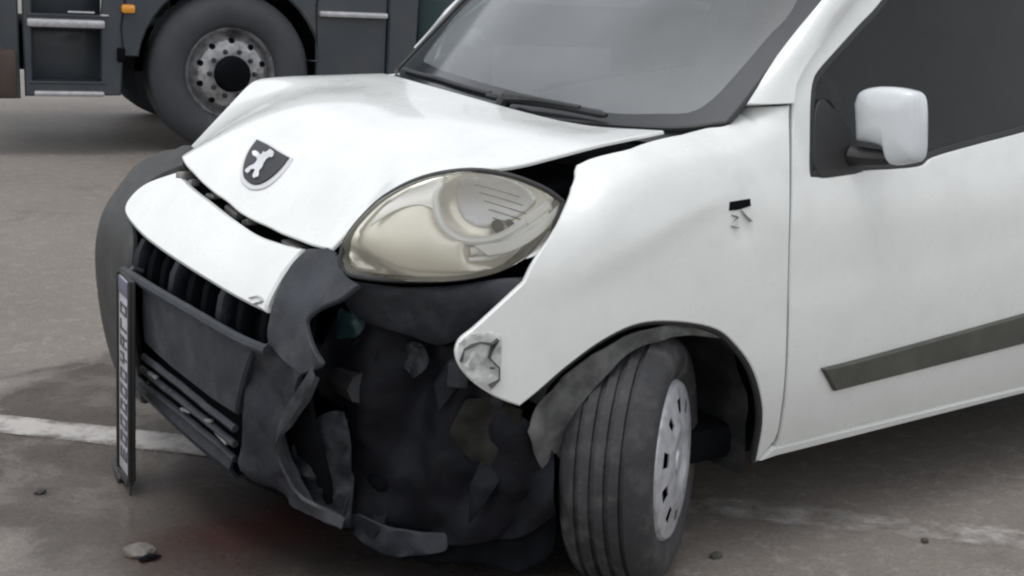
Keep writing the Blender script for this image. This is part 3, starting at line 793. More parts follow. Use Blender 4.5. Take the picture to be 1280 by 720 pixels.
# hood badge: chrome rim, black shield, a small rearing beast
def badge_pt(x, y, o=0.):
    e = 1e-3
    n = Vector((-(Hz(x+e, y)-Hz(x-e, y))/(2*e), -(Hz(x, y+e)-Hz(x, y-e))/(2*e), 1)).normalized()
    return Vector(HS(x, y)) + n*o
def badge_panel(name, ol, o, th, m, parent, **k):
    return panel(name, ol, lambda x, y: badge_pt(x, y, o), m, parent, step=.012, thick=th, out=(-.5, 0, 1), roll=.0015, smooth_n=4, **k)
badge_panel('badge_rim', G['rim_mark'], .004, .006, 'badge_silver', hood)
badge_panel('badge_shield', G['shield_mark'], .008, .006, 'plate_black', hood)
em_c = np.mean([[q[0], q[1]] for q in G['emblem']], axis=0)
badge_panel('badge_emblem', [(em_c[0]+(q[0]-em_c[0])*.9, em_c[1]+(q[1]-em_c[1])*.9, *q[2:]) for q in G['emblem']], .0125, .005, 'chrome', hood)

# dark shut panel, latch bits below the hood edge
Fp = lambda y, z, o=0.: (float(front(y, z))+o, y, z)
bm = bmesh.new()
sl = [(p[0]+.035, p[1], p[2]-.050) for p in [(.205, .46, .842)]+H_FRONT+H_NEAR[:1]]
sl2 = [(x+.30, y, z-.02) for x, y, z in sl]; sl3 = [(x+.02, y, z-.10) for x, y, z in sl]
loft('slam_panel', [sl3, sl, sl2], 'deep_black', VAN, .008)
for y, w, hh in ((.36, .05, .03), (.30, .03, .02), (.06, .07, .022), (-.02, .04, .02), (-.25, .09, .012), (.18, .05, .014)):
    z = float(np.interp(y, [-.4, 0, .2, .4], [.779, .797, .83, .85]))
    bm = bmesh.new()
    add_box(bm, (.168, y, z-.036), (.03, w, hh), Matrix.Rotation(random.uniform(-.4, .4), 3, 'X'), .006)
    new_obj('latch_bracket', bm, 'latch_metal', VAN)

# bumper -----------------------------------------------------------------
panel('bumper_panel', G['white'], lambda y, z: Fp(y, z), 'white_paint', VAN, step=.025, thick=.02, out=(-1, 0, .3), roll=.006, disp=lambda p: .002*nz(p, 9))
strip_ = [o_ for o_ in VAN.children if o_.name == 'bumper_panel'][0]
bm = bmesh.new()
add_tube(bm, [Fp(y, z, -.001) for y, z in catmull(G['scuff'], 4)], .004, 6, flat=.5)
new_obj('scuff', bm, 'scratch_grey', strip_)
corner_out = [(.41, .832, 'c'), (.505, .785), (.553, .728), (.503, .690, 'c'), (.40, .645), (.365, .56), (.36, .35), (.375, .25, 'c'), (.45, .165, 'c'), (.70, .16), (.84, .19, 'c'), (.86, .40), (.85, .62), (.78, .76), (.62, .845, 'c'), (.48, .872)]
panel('bumper_corner', corner_out, lambda y, z: Fp(y, z, .006), 'black_plastic', VAN, step=.035, thick=.02, out=(-1, .3, .2), roll=.008)
# flank of the bumper on the far side, back to the wheel arch
fl = [(.34, .17), (.44, .20), (.425, .40), (.43, .49), (.40, .72), (.34, .80), (.30, .70), (.28, .45)]
o = panel('bumper_side', fl, lambda x, z: S(x, z), 'black_plastic', VAN, step=.06, thick=.015)
o.data.transform(Matrix.Scale(-1, 4, (0, 1, 0))); o.data.flip_normals()

def crumple(amp, s, seed=0.):
    return lambda p: amp*(nz(p, s, seed)+.5*nz(p, s*2.3, seed+5))
c1 = panel('bumper_corner', G['cornerup'], lambda y, z: Fp(y, z, .004), 'slate_plastic', VAN, step=.02, thick=.012, out=(-1, -.3, .2), roll=.003, disp=crumple(.010, 9, 2))
c1['label'] = 'torn near side bumper corner'
panel('bumper_shard', G['cornerlow'], lambda y, z: Fp(y, z, .012), 'torn_plastic', VAN, step=.02, thick=.012, out=(-1, -.3, 0), roll=.003, disp=crumple(.022, 10, 4))
# curled torn edge: a ribbon whose face is turned up and outwards
rb = resample(catmull([p for p in G['ribbon']], 5), 36)
bm = bmesh.new(); rows = []
for i, p in enumerate(rb):
    t = i/35
    d = (rb[min(i+1, 35)]-rb[max(i-1, 0)]).normalized()
    w = Vector((.55, -.75, .05)); w = (w-d*w.dot(d)).normalized()
    wid = (.030+.014*math.sin(t*9)+.010*nz(p, 14))*(1-.5*t)
    nrm = d.cross(w)
    rows.append([bm.verts.new(p+w*(wid*u-.012)+nrm*(.020*math.sin(u*2.2)+.006*nz(p, 30, u))) for u in (0, .33, .66, 1)])
for a, b in zip(rows, rows[1:]):
    for k in range(3): bm.faces.new((a[k], a[k+1], b[k+1], b[k]))
bmesh.ops.solidify(bm, geom=bm.faces[:], thickness=.005)
new_obj('torn_edge', bm, 'edge_highlight', VAN)

# grille: recess, ribs, crossbar, lower slats, lip
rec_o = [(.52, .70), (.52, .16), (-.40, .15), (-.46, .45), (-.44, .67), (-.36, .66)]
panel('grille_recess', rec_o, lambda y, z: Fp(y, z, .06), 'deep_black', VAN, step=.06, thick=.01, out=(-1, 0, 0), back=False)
for i in range(9):
    y = .33-i*.083
    bm = bmesh.new()
    add_tube(bm, [Fp(y+.006*math.sin(i*3), z, .028+.012*abs(math.sin(i*2.1))) for z in (.545, .58, .62, .655)], [.012, .016, .017, .013], 8, flat=1.5)
    new_obj('grille_rib', bm, 'deep_black' if i % 3 else 'wreck_grey', VAN)
panel('crossbar', G['crossbar'], lambda y, z: Fp(y, z, .004), 'slate_plastic', VAN, step=.03, thick=.03, out=(-1, 0, 0), roll=.006, disp=crumple(.004, 8, 7))
bm = bmesh.new()
add_tube(bm, [Vector(p)+Vector((-.008, 0, 0)) for p in resample(catmull(G['ledge'], 5), 24)], .013, 8)
new_obj('crossbar_ledge', bm, 'slate_plastic', VAN)
for k in ('slat0', 'slat1', 'slat2'):
    bm = bmesh.new()
    pp = resample(catmull(G[k], 6), 20)
    add_tube(bm, [p+Vector((.004, 0, .004*nz(p, 12))) for p in pp], .0095, 8)
    new_obj('grille_slat', bm, 'slate_plastic', VAN)
for yy, zz in ((.22, .325), (.12, .315), (-.10, .30), (-.16, .275), (.02, .29)):
    bm = bmesh.new()
    add_box(bm, Fp(yy, zz, .004), (.012, .05+.03*random.random(), .010), Matrix.Rotation(random.uniform(-.3, .3), 3, 'X'), .003)
    new_obj('broken_clip', bm, 'hub_alloy', VAN)
lp = resample(catmull(G['lip'], 6), 20)
loft('bumper_lip', [[p+Vector((.004, 0, .028)) for p in lp], [p+Vector((-.004, 0, .006)) for p in lp], [p+Vector((.010, 0, -.016)) for p in lp], [p+Vector((.06, 0, -.02)) for p in lp]], 'torn_plastic', VAN, .008)

# wreckage behind the torn corner
K = lambda y, z, o=0.: (float(corner(y, z, o)), y, z)
panel('headlight_carrier', G['flap'], lambda y, z: K(y, z, .02), 'torn_plastic', VAN, step=.02, thick=.012, out=(-1, -1, 0), roll=.004, disp=lambda p: .028*math.sin((p.z-.60)*16)+.008*nz(p, 12, 9))
def folds(amp, s, seed):
    def f(p):
        r = 1-abs(nz(p, s*1.7, seed+3))*2.4
        return amp*(1.3*nz(p, s, seed)+.55*r*r*(1 if r > 0 else 0)+.35*nz(p, s*4.1, seed+9))
    return f
def shield_disp(p):
    dome = .055*math.exp(-(((p.y+.47)/.05)**2+((p.z-.50)/.12)**2)) - .03*math.exp(-(((p.y+.57)/.03)**2+((p.z-.45)/.2)**2))
    ridge = .026*abs(math.sin((p.y+.5*p.z)*26+3*nz(p, 3, 2)))*max(0, min(1, (.62-p.z)/.2))
    return .036*nz(p, 5.5, 3) + .012*nz(p, 13, 8) + .004*nz(p, 34, 1) + dome + ridge
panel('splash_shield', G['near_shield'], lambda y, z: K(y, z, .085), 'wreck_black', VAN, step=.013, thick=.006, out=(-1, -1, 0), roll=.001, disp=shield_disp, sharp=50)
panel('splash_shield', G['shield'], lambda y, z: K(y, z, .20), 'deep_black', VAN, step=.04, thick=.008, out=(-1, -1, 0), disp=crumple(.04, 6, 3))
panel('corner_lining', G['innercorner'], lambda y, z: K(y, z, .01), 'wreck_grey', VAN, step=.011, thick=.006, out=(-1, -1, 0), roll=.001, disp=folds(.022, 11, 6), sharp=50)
for i_ in (0, 3, 5, 8, 10, 12):
    o_ = G['frag_off'][i_]
    big_ = G['frag%d' % i_]
    fy, fz = np.mean([[q[0], q[1]] for q in big_], axis=0)
    big_ = [(fy+(q[0]-fy)*1.25, fz+(q[1]-fz)*1.45, 'c') for q in big_]
    panel('torn_fragment', big_, lambda y, z, o_=o_: K(y, z, o_+.25*(z-fz)+.2*(y-fy)), 'wreck_grey' if i_ in (0, 8) else 'wreck_black', VAN, step=.012, thick=.004, out=(-1, -1, 0), roll=.0008, disp=folds(.013, 9, i_*1.7), smooth_n=2, sharp=50)
panel('liner_scrap', G['brown'], lambda y, z: K(y, z, .055), 'brown_liner', VAN, step=.012, thick=.008, out=(-1, -1, 0), roll=.001, disp=folds(.016, 12, 6), sharp=50)
panel('bracket', G['purple'], lambda y, z: K(y, z, .05), 'wreck_grey', VAN, step=.010, thick=.008, out=(-1, -1, 0), roll=.001, disp=folds(.02, 16, 2))
bc = sum((Vector(p) for p in G['bottle']), Vector())/len(G['bottle'])
bm = bmesh.new()
bmesh.ops.create_icosphere(bm, subdivisions=3, radius=1)
for v in bm.verts:
    q = v.co.copy(); q = Vector((abs(q.x)**.75*math.copysign(1, q.x), abs(q.y)**.75*math.copysign(1, q.y), abs(q.z)**.75*math.copysign(1, q.z)))
    v.co = bc+Vector((.04*q.x+.05, .052*q.y, .075*q.z))
    v.co += Vector((1, .4, 0))*.022*nz(v.co, 18)
new_obj('washer_bottle', bm, 'teal_plastic', VAN)
bm = bmesh.new()
bars = [Vector((.22, y, .47)) for y in np.linspace(.55, -.5, 9)]
add_tube(bm, bars, .05, 8, flat=.8)
new_obj('crash_beam', bm, 'dark_steel', VAN)
for c_, s_, a_ in (((.42, -.745, .50), (.09, .03, .045), .6), ((.36, -.66, .53), (.05, .05, .06), .8)):
    bm = bmesh.new()
    add_box(bm, c_, s_, Matrix.Rotation(a_, 3, 'Z'), .008)
    new_obj('bumper_bracket', bm, 'torn_plastic', VAN)
panel('torn_flap', G['hangflap'], lambda y, z: K(y, z, .06), 'torn_plastic', VAN, step=.012, thick=.008, out=(-1, -1, .5), roll=.002, disp=lambda p: .030*math.sin((p.y+.3)*22)*.5+.012*nz(p, 18, 3))
panel('undertray', G['tray'], lambda y, z: K(y, z, .10), 'deep_black', VAN, step=.02, thick=.008, out=(-1, -1, 0), disp=crumple(.03, 9, 8))

# closed engine bay, floor, wells: stop light leaking through the shell
bm = bmesh.new()
add_box(bm, (.72, 0, .56), (.80, 1.02, .62), None, .05)
new_obj('engine_block', bm, 'deep_black', VAN)
bm = bmesh.new()
add_box(bm, (2.35, 0, .27), (2.95, 1.50, .10), None, .03)
add_box(bm, (.62, 0, .235), (.74, 1.05, .04), None, .015)
new_obj('underbody', bm, 'deep_black', VAN)
for yy in (-1,):
    bm = bmesh.new()
    add_box(bm, (.74, yy*.60, .935), (.40, .12, .05), Matrix.Rotation(-.16, 3, 'Y'), .015)
    new_obj('inner_wing', bm, 'deep_black', VAN)
# wheel-arch liners (half drums open to the outside)
def liner(cx, yo, yi, r=.355, a0=-20, a1=200, nm='wheel_arch_liner'):
    bm = bmesh.new(); rows = []
    for i in range(25):
        a = math.radians(a0+(a1-a0)*i/24)
        rr = r*(1+.02*math.sin(i*1.7))
        rows.append([bm.verts.new((cx+rr*math.cos(a), y, .30+rr*math.sin(a))) for y in np.linspace(yo, yi, 6)])
    for a, b in zip(rows, rows[1:]):
        for k in range(5): bm.faces.new((a[k], a[k+1], b[k+1], b[k]))
    back = bm.verts.new((cx, yi, .30))
    for a, b in zip(rows, rows[1:]): bm.faces.new((a[5], back, b[5]))
    bmesh.ops.recalc_face_normals(bm, faces=bm.faces[:])
    return new_obj(nm, bm, 'black_plastic', VAN)
liner(.79, -.80, -.52, a0=-16, a1=150); liner(.79, .80, .52); liner(3.30, -.82, -.55); liner(3.30, .82, .55)
t_ = panel('arch_trim', G['archtrim'], lambda x, z: S(x, z, .012), 'dusty_liner', VAN, step=.014, thick=.006, roll=.002, disp=lambda p: .014*nz(p, 11, 4)+.006*nz(p, 34, 1))
t_['label'] = 'torn dusty wheel arch liner edge'
# black lip that follows the arch edge
arch = [p for p in G['fender'] if True][9-1:18]
al = catmull([(p[0], p[1]) for p in G['fender'][7:18]], 5)
bm = bmesh.new()
add_tube(bm, [S(x, z, .012) for x, z in al], .010, 8)
lipo = new_obj('arch_lip', bm, 'rubber', VAN)
mirror_copy(lipo, VAN)

# headlight ----------------------------------------------------------------
Lf = lambda p, z, o=0.: lens(p, z, o)
lo = G['lensout']
ctr = np.mean([[q[0], q[1]] for q in lo], axis=0)
def grow(l, k): return [(ctr[0]+(q[0]-ctr[0])*k, ctr[1]+(q[1]-ctr[1])*k, *q[2:]) for q in l]
def dl(p, z):
    return 1-min(1, ((p-ctr[0])/.19)**2+((z-ctr[1])/.125)**2)
hb = panel('headlight', grow(lo, .97), lambda p, z: Lf(p, z, .090), 'black_plastic', VAN, step=.02, thick=.06, out=(-1, -1, 0), roll=.006, smooth_n=4)
# bowl
arc = [(a[0], a[1]) for a in G['lensarc']]
def arc_x(z):                                    # where the bright divider stands at height z
    zs = [a[1] for a in arc[:6]][::-1]; xs_ = [a[0] for a in arc[:6]][::-1]
    return float(np.interp(z, zs, xs_))
def reflector(p, z):
    e = max(0, dl(p, z))
    ax = arc_x(z)
    left = .050-.042*math.sqrt(e)                          # swelling satin lobe
    right = .020+.048*max(0, 1-((p-.39)/.15)**2-((z-.88)/.10)**2)**.6
    k = 1/(1+math.exp(-(p-ax)/.006))
    return left*(1-k)+right*k
bm_l = [(q[0], q[1], *q[2:]) for q in grow(lo, .985)]
panel('reflector', bm_l, lambda p, z: Lf(p, z, reflector(p, z)), 'satin_reflector', hb, step=.010, thick=.004, out=(-1, -1, 0), roll=.001, smooth_n=4, sharp=60, back=False)
# grey inner bowl lining the rear lobe
bowl = [(.300, .955), (.295, .92), (.305, .885), (.325, .862), (.36, .852), (.405, .862), (.445, .885), (.468, .912), (.44, .938), (.39, .958), (.34, .967)]
panel('bowl', bowl, lambda p, z: Lf(p, z, max(.012, reflector(p, z)-.004)), 'grey_reflector', hb, step=.010, thick=.003, out=(-1, -1, 0), roll=.001, smooth_n=4, sharp=60, back=False)
bm = bmesh.new()
ap = [Lf(p, z, .016) for p, z in catmull(arc, 5)]
add_tube(bm, ap, [.0095 if 2 < i < len(ap)-3 else .004 for i in range(len(ap))], 8)
new_obj('chrome_arc', bm, 'trim_and_glint', hb)
for nm_ in ('lobe_glint', 'glint', 'glint2'):  # pale sheets shaped as the reflected highlights inside the lamp
    panel('chrome_bar_glint', G[nm_], lambda p, z: Lf(p, z, .010+.25*(z-.90)), 'trim_and_glint', hb, step=.01, thick=.003, out=(-1, -1, 0), roll=.001, smooth_n=4)
for dz, sl_, r_ in ((-.022, slice(5, 9), .009), (-.040, slice(5, 8), .006), (-.004, slice(7, 9), .012)):
    bm = bmesh.new()
    add_tube(bm, [Lf(p, z+dz, .016) for p, z in catmull(arc[sl_], 5)], r_, 8)
    new_obj('chrome_bar_glint', bm, 'trim_and_glint', hb)
bm = bmesh.new()
(bp_, bz_), (cp_, cz_), _ = G['bulb']
add_tube(bm, [Lf(bp_, bz_, .025), Lf(bp_, bz_, .05)], .013, 14)
add_tube(bm, [Lf(bp_+.025, bz_+.006, .028), Lf(bp_+.025, bz_+.006, .05)], .008, 12)
new_obj('bulb', bm, 'deep_black', hb)
bm = bmesh.new()
for j in range(5):
    zz = .945-j*.018
    add_tube(bm, [Lf(.325+j*.012+t*.10, zz-.025*t, reflector(.325+j*.012+t*.10, zz-.025*t)-.004) for t in np.linspace(0, 1, 6)], .0014, 5)
new_obj('reflector_line', bm, 'dark_steel', hb)
panel('lens', lo, lambda p, z: Lf(p, z, .004-.030*math.sqrt(max(0, dl(p, z)))), 'lens_glass', hb, step=.014, thick=.003, out=(-1, -1, 0), roll=.001, smooth_n=4, back=False)
bm = bmesh.new()
ro = [Lf(q[0], q[1], .006) for q in catmull(lo, 4, True)]
add_tube(bm, ro+[ro[0]], .0065, 8, caps=False)
new_obj('bezel', bm, 'black_plastic', hb)
# far-side headlight, knocked back into its opening
fh = mirror_copy(hb, VAN)
fh.location = FARLAMP
for ch in list(hb.children): mirror_copy(ch, fh)

# A-pillars, windscreen ------------------------------------------------------
TOPI, TOPO = (1.735, -.560, 1.665), (1.83, -.628, 1.60)
pi_ = resample([tuple(p) for p in G['pil_in']]+[TOPI], 18); po_ = resample([tuple(p) for p in G['pil_out']]+[TOPO], 18)
mids = []
for t in (.15, .3, .45, .6, .75, .9):
    mids.append([a.lerp(b, t)+Vector((-.010, -.012, .010))*math.sin(math.pi*t)*min(1, i/3) for i, (a, b) in enumerate(zip(pi_, po_))])
ap_ = loft('pillar', [pi_]+mids+[po_], 'white_paint', VAN, .012)
# rolled inner flange into the door gap
mirror_copy(ap_, VAN)
Wf = lambda y, z, o=0.: (wscreen(y, z)+o, y, z)
wo_ = [(-.716, 1.072, 'c'), (-.718, 1.115), (-.7135, 1.19), (-.708, 1.29), (-.705, 1.367), (-.585, 1.665, 'c'), (0, 1.69), (.585, 1.665, 'c'), (.679, 1.285), (.690, 1.216), (.706, 1.109), (.714, 1.05, 'c'), (.6, 1.035), (.3, 1.025), (0, 1.02), (-.3, 1.03), (-.6, 1.045)]
wi_ = [(-.547, 1.075), (-.616, 1.087), (-.640, 1.12), (-.646, 1.18), (-.648, 1.27), (-.646, 1.362), (-.54, 1.62, 'c'), (0, 1.645), (.53, 1.62, 'c'), (.595, 1.35), (.596, 1.198), (.540, 1.108), (.412, 1.095), (.164, 1.088), (-.084, 1.079), (-.275, 1.067), (-.425, 1.063)]
panel('windscreen', wo_, lambda y, z: Wf(y, z, .004), 'windscreen_glass', VAN, step=.06, thick=.005, out=(-1, 0, 1), roll=.001, back=False)
panel('windscreen_border', wo_, lambda y, z: Wf(y, z), 'dark_frit', VAN, step=.04, thick=.003, out=(-1, 0, 1), roll=.001, holes=[wi_])
bm = bmesh.new()
ws = [Wf(y, z, -.004) for y, z in catmull(wo_, 5, True)]
add_tube(bm, ws+[ws[0]], .007, 6, caps=False)
new_obj('windscreen_seal', bm, 'rubber', VAN)
# cowl between hood and glass
cw = np.linspace(.73, -.655, 24)
loft('cowl_panel', [[(float(np.interp(y, [-.72, -.4, 0, .4, .73], [.94, .86, .825, .87, 1.0]))-.03, y, 1.020) for y in cw], [(wscreen(y, 1.03)-.02, y, 1.030) for y in cw], [(wscreen(y, 1.03)+.10, y, 1.04) for y in cw]], 'black_plastic', VAN, .01)
# wiper
wp = [Vector(p) for p in G['wip']]
wip = None
bm = bmesh.new()
add_tube(bm, [p+Vector((-.010, 0, .006)) for p in resample(catmull([wp[0], wp[1], wp[2], wp[3], wp[4]], 5), 20)], [.005]+[.010]*18+[.006], 8)
wip = new_obj('wiper', bm, 'rubber', VAN)
bm = bmesh.new()
q = wp[1]; add_tube(bm, [q+Vector((-.035, .02, -.035)), q+Vector((-.015, 0, .012)), q.lerp(wp[3], .6)+Vector((-.02, 0, .016)), wp[3].lerp(wp[4], .5)+Vector((-.016, 0, .014))], [.022, .020, .008, .006], 8)
new_obj('wiper_arm', bm, 'black_plastic', wip)
bm = bmesh.new()
add_tube(bm, [Wf(y, 1.064+.008*(1-abs(y-.28)/.33), -.012) for y in np.linspace(.60, -.03, 16)], .007, 8)
new_obj('wiper', bm, 'rubber', VAN)

# door -----------------------------------------------------------------------
gd = G['gap_dn'][::-1]; gu = G['gap_up']
door_o = [(gd[0][0], .268, 'c')] + [tuple(p) for p in gd[:-1]] + [tuple(p) for p in gu] + [(1.60, 1.475), (1.74, 1.575), (1.86, 1.615), (2.0, 1.63), (2.435, 1.635, 'c'), (2.442, 1.2), (2.44, .7), (2.43, .286, 'c')]
win_o = [tuple(p) for p in G['win']] + [(2.385, 1.062, 'c'), (2.39, 1.3), (2.37, 1.575, 'c'), (2.0, 1.575), (1.88, 1.56), (1.77, 1.515)] + [tuple(p) for p in G['win2']]
def ddisp(p):
    return .0012*nz(p, 2.5, 8) + .0035/(1+math.exp((p.z-(.66+.05*(p.x-1.2)))/.012)) - .0035
door = panel('door', door_o, lambda x, z: S(x, z), 'white_paint', VAN, step=.035, thick=.02, holes=[win_o], disp=ddisp)
cw_ = np.mean([[q[0], q[1]] for q in win_o], axis=0)
def inset(l, d):
    A = [np.array(p) for p in catmull(l, 4, True)]; n = len(A); o = []
    area = sum(A[i][0]*A[(i+1) % n][1]-A[(i+1) % n][0]*A[i][1] for i in range(n))
    for i in range(n):
        t = A[(i+1) % n]-A[i-1]; t = t/max(1e-9, np.hypot(*t))
        nn = np.array([-t[1], t[0]])*(1 if area > 0 else -1)
        o.append(tuple(A[i]+nn*d))
    return o
win_c = [tuple(p) for p in catmull(win_o, 4, True)]
panel('window_seal', win_c, lambda x, z: S(x, z, .006), 'rubber', door, step=.05, thick=.01, holes=[inset(win_o, .016)], smooth_n=1, roll=.002)
panel('window', inset(win_o, -.004), lambda x, z: S(x, z, .014), 'side_glass', door, step=.08, thick=.004, smooth_n=1, roll=.001, back=False)
# quarter post: black sail behind the mirror
gx = [(1.285, .958), (1.36, .945), (1.46, .955), (1.46, 1.02), (1.38, 1.10), (1.33, 1.13), (1.295, 1.08)]
panel('mirror_sail', gx, lambda x, z: S(x, z, .004), 'rubber', door, step=.04, thick=.012, roll=.003)
panel('trim_strip', [(*G['strip'][0], 'c'), G['strip'][1], (2.422, G['strip'][2][1]+.034, 'c'), (2.418, G['strip'][3][1]+.026, 'c'), (*G['strip'][4], 'c')], lambda x, z: S(x, z, -.012), 'trim_grey', door, step=.05, thick=.016, roll=.005, smooth_n=3)
bm = bmesh.new()
hp = [S(x, .86, -.035) for x in np.linspace(2.29, 2.385, 6)]
hp = [Vector(S(2.28, .86, .005))]+[Vector(p) for p in hp]+[Vector(S(2.395, .86, .005))]
add_tube(bm, hp, .012, 8)
new_obj('door_handle', bm, 'black_plastic', door)
fd = mirror_copy(door, VAN)
for ch in list(door.children): mirror_copy(ch, fd)
# sill
so = [(1.150, .275, 'c')] if False else None
sill_o = [(G['sill'][0][0]+.012, G['sill'][0][1], 'c'), (1.40, .233), (1.9, .243), (2.93, .262, 'c'), (2.94, .278, 'c'), (2.43, .281), (1.225, .264, 'c')]
sill = panel('sill', sill_o, lambda x, z: S(x, z, .003), 'white_paint', VAN, step=.05, thick=.03, roll=.008, smooth_n=3)
mirror_copy(sill, VAN)

# mirror --------------------------------------------------------------------
def mirror_f(y, z, o=0.):
    u = (y+.92)/.10; v = (z-1.085)/.095
    return (1.40+.25*(-.85-y)+o-.030*max(0, 1-.5*u**4-.5*v**4), y, z)
mo = G['mir']
mo2 = catmull(mo, 4, True)
mc = np.array([-.895, 1.092])
bm = bmesh.new(); rings = []
mo2 = [np.array([(q[0] if q[0] > -.90 else -.90+(q[0]+.90)*.84)+.020, q[1]]) for q in mo2]
for k_, d_ in ((.30, -.006), (.55, -.004), (.75, .0), (.88, .005), (.955, .012), (.99, .020), (1.0, .030), (.99, .045), (.96, .052), (.90, .054), (.88, .046)):
    rings.append([bm.verts.new(Vector((1.40+.25*(-.85-q[0])+d_, q[0], q[1]))) for q in [mc+(p-mc)*k_ for p in mo2]])
nn = len(mo2)
bm.faces.new(rings[0])
for a, b in zip(rings, rings[1:]):
    for k in range(nn): bm.faces.new((a[k], b[k], b[(k+1) % nn], a[(k+1) % nn]))
bm.faces.new(rings[-1][::-1])
bmesh.ops.recalc_face_normals(bm, faces=bm.faces[:])
mirror = new_obj('mirror', bm, 'shaded_white_paint', door, sharp=70)
bm = bmesh.new()
add_tube(bm, [(1.42, -.80, .995), (1.435, -.84, .995), (1.45, -.89, 1.0), (1.455, -.92, 1.02)], [.032, .028, .024, .02], 12, flat=.8)
new_obj('mirror_arm', bm, 'rubber', door)
bm = bmesh.new()
add_box(bm, (1.458, -.885, 1.088), (.008, .11, .12), Matrix.Rotation(-.24, 3, 'Z'), .03)
new_obj('mirror_glass', bm, 'chrome', door)
for nm in ('mirror', 'mirror_arm', 'mirror_glass'):
    for ch in list(door.children):
        if ch.name.split('.')[0] == nm: mirror_copy(ch, fd)

# rest of the shell ------------------------------------------------------------
rear_o = [(2.438, .287, 'c'), (2.90, .270, 'c'), (2.935, .33), (2.955, .42), (3.02, .545), (3.14, .635), (3.30, .665), (3.46, .635), (3.58, .545), (3.645, .42), (3.66, .33, 'c'), (3.80, .34, 'c'), (3.845, .70), (3.84, 1.15), (3.80, 1.63, 'c'), (3.3, 1.665), (2.6, 1.665), (2.442, 1.645, 'c'), (2.448, 1.2), (2.446, .7)]
rp = panel('side_panel', rear_o, lambda x, z: S(x, z), 'white_paint', VAN, step=.09, thick=.014)
mirror_copy(rp, VAN)
roof_o = [(1.745, 0), (1.76, -.3), (1.80, -.585, 'c'), (2.2, -.61), (3.0, -.61), (3.79, -.60, 'c'), (3.80, 0), (3.79, .60, 'c'), (3.0, .61), (2.2, .61), (1.80, .585, 'c'), (1.76, .3)]
panel('roof', roof_o, lambda x, y: (x, y, 1.715-.11*(y/.61)**4*.5-.02*(y/.6)**2-.14*max(0, 2.05-x)**2*2), 'white_paint', VAN, step=.09, thick=.014, out=(0, 0, 1))
for sg in (-1, 1):
    c1_ = [(x, sg*.605, 1.645-.14*max(0, 2.05-x)**2*2) for x in np.linspace(1.80, 3.79, 14)]
    c2_ = [(x, sg*.628, 1.655-.14*max(0, 2.05-x)**2*2) for x in np.linspace(1.80, 3.79, 14)]
    c3_ = [(x, sg*float(side(x, 1.60)), float(np.interp(x, [1.8, 1.9, 2.05, 3.79], [1.585, 1.61, 1.625, 1.63]))) for x in np.linspace(1.80, 3.79, 14)]
    loft('roof_rail', [c1_, c2_, c3_], 'white_paint', VAN, .01)
rd = panel('rear_door', [(-.80, .36), (.80, .36), (.80, 1.0), (.62, 1.63), (0, 1.66), (-.62, 1.63), (-.80, 1.0)], lambda y, z: (3.815+.02*(1-(y/.8)**2), y, z), 'white_paint', VAN, step=.12, thick=.014, out=(1, 0, 0), holes=[[(-.60, 1.08), (.60, 1.08), (.52, 1.52), (-.52, 1.52)]])
panel('window', [(-.61, 1.07), (.61, 1.07), (.53, 1.53), (-.53, 1.53)], lambda y, z: (3.812+.02*(1-(y/.8)**2), y, z), 'side_glass', rd, step=.12, thick=.004, out=(1, 0, 0), back=False)

# cabin
bm = bmesh.new()
add_box(bm, (1.28, 0, .93), (.46, 1.30, .16), Matrix.Rotation(.06, 3, 'Y'), .05)
add_box(bm, (1.50, 0, .82), (.14, 1.30, .30), None, .05)
new_obj('dashboard', bm, 'seat_cloth', VAN)
for yy in (-.36, .36):
    bm = bmesh.new()
    add_box(bm, (1.98, yy, .58), (.50, .48, .16), None, .06)
    add_box(bm, (2.25, yy, .93), (.14, .46, .66), Matrix.Rotation(.2, 3, 'Y'), .06)
    add_box(bm, (2.36, yy, 1.34), (.10, .26, .18), Matrix.Rotation(.15, 3, 'Y'), .04)
    new_obj('seat', bm, 'seat_cloth', VAN)
bm = bmesh.new()
M = Matrix.Translation((1.62, -.36, 1.0)) @ Matrix.Rotation(-.95, 4, 'Y')
ringp = [M @ Vector((.185*math.cos(a), .185*math.sin(a), 0)) for a in np.linspace(0, 2*math.pi, 33)]
add_tube(bm, ringp, .014, 8, caps=False)
for a in (0, 2.1, 4.2): add_tube(bm, [M @ Vector((0, 0, -.02)), M @ Vector((.18*math.cos(a), .18*math.sin(a), 0))], .016, 6)
new_obj('steering_wheel', bm, 'rubber', VAN)
bm = bmesh.new()
add_box(bm, (2.56, 0, .98), (.02, 1.30, 1.25), None, .005)
new_obj('bulkhead', bm, 'seat_cloth', VAN)

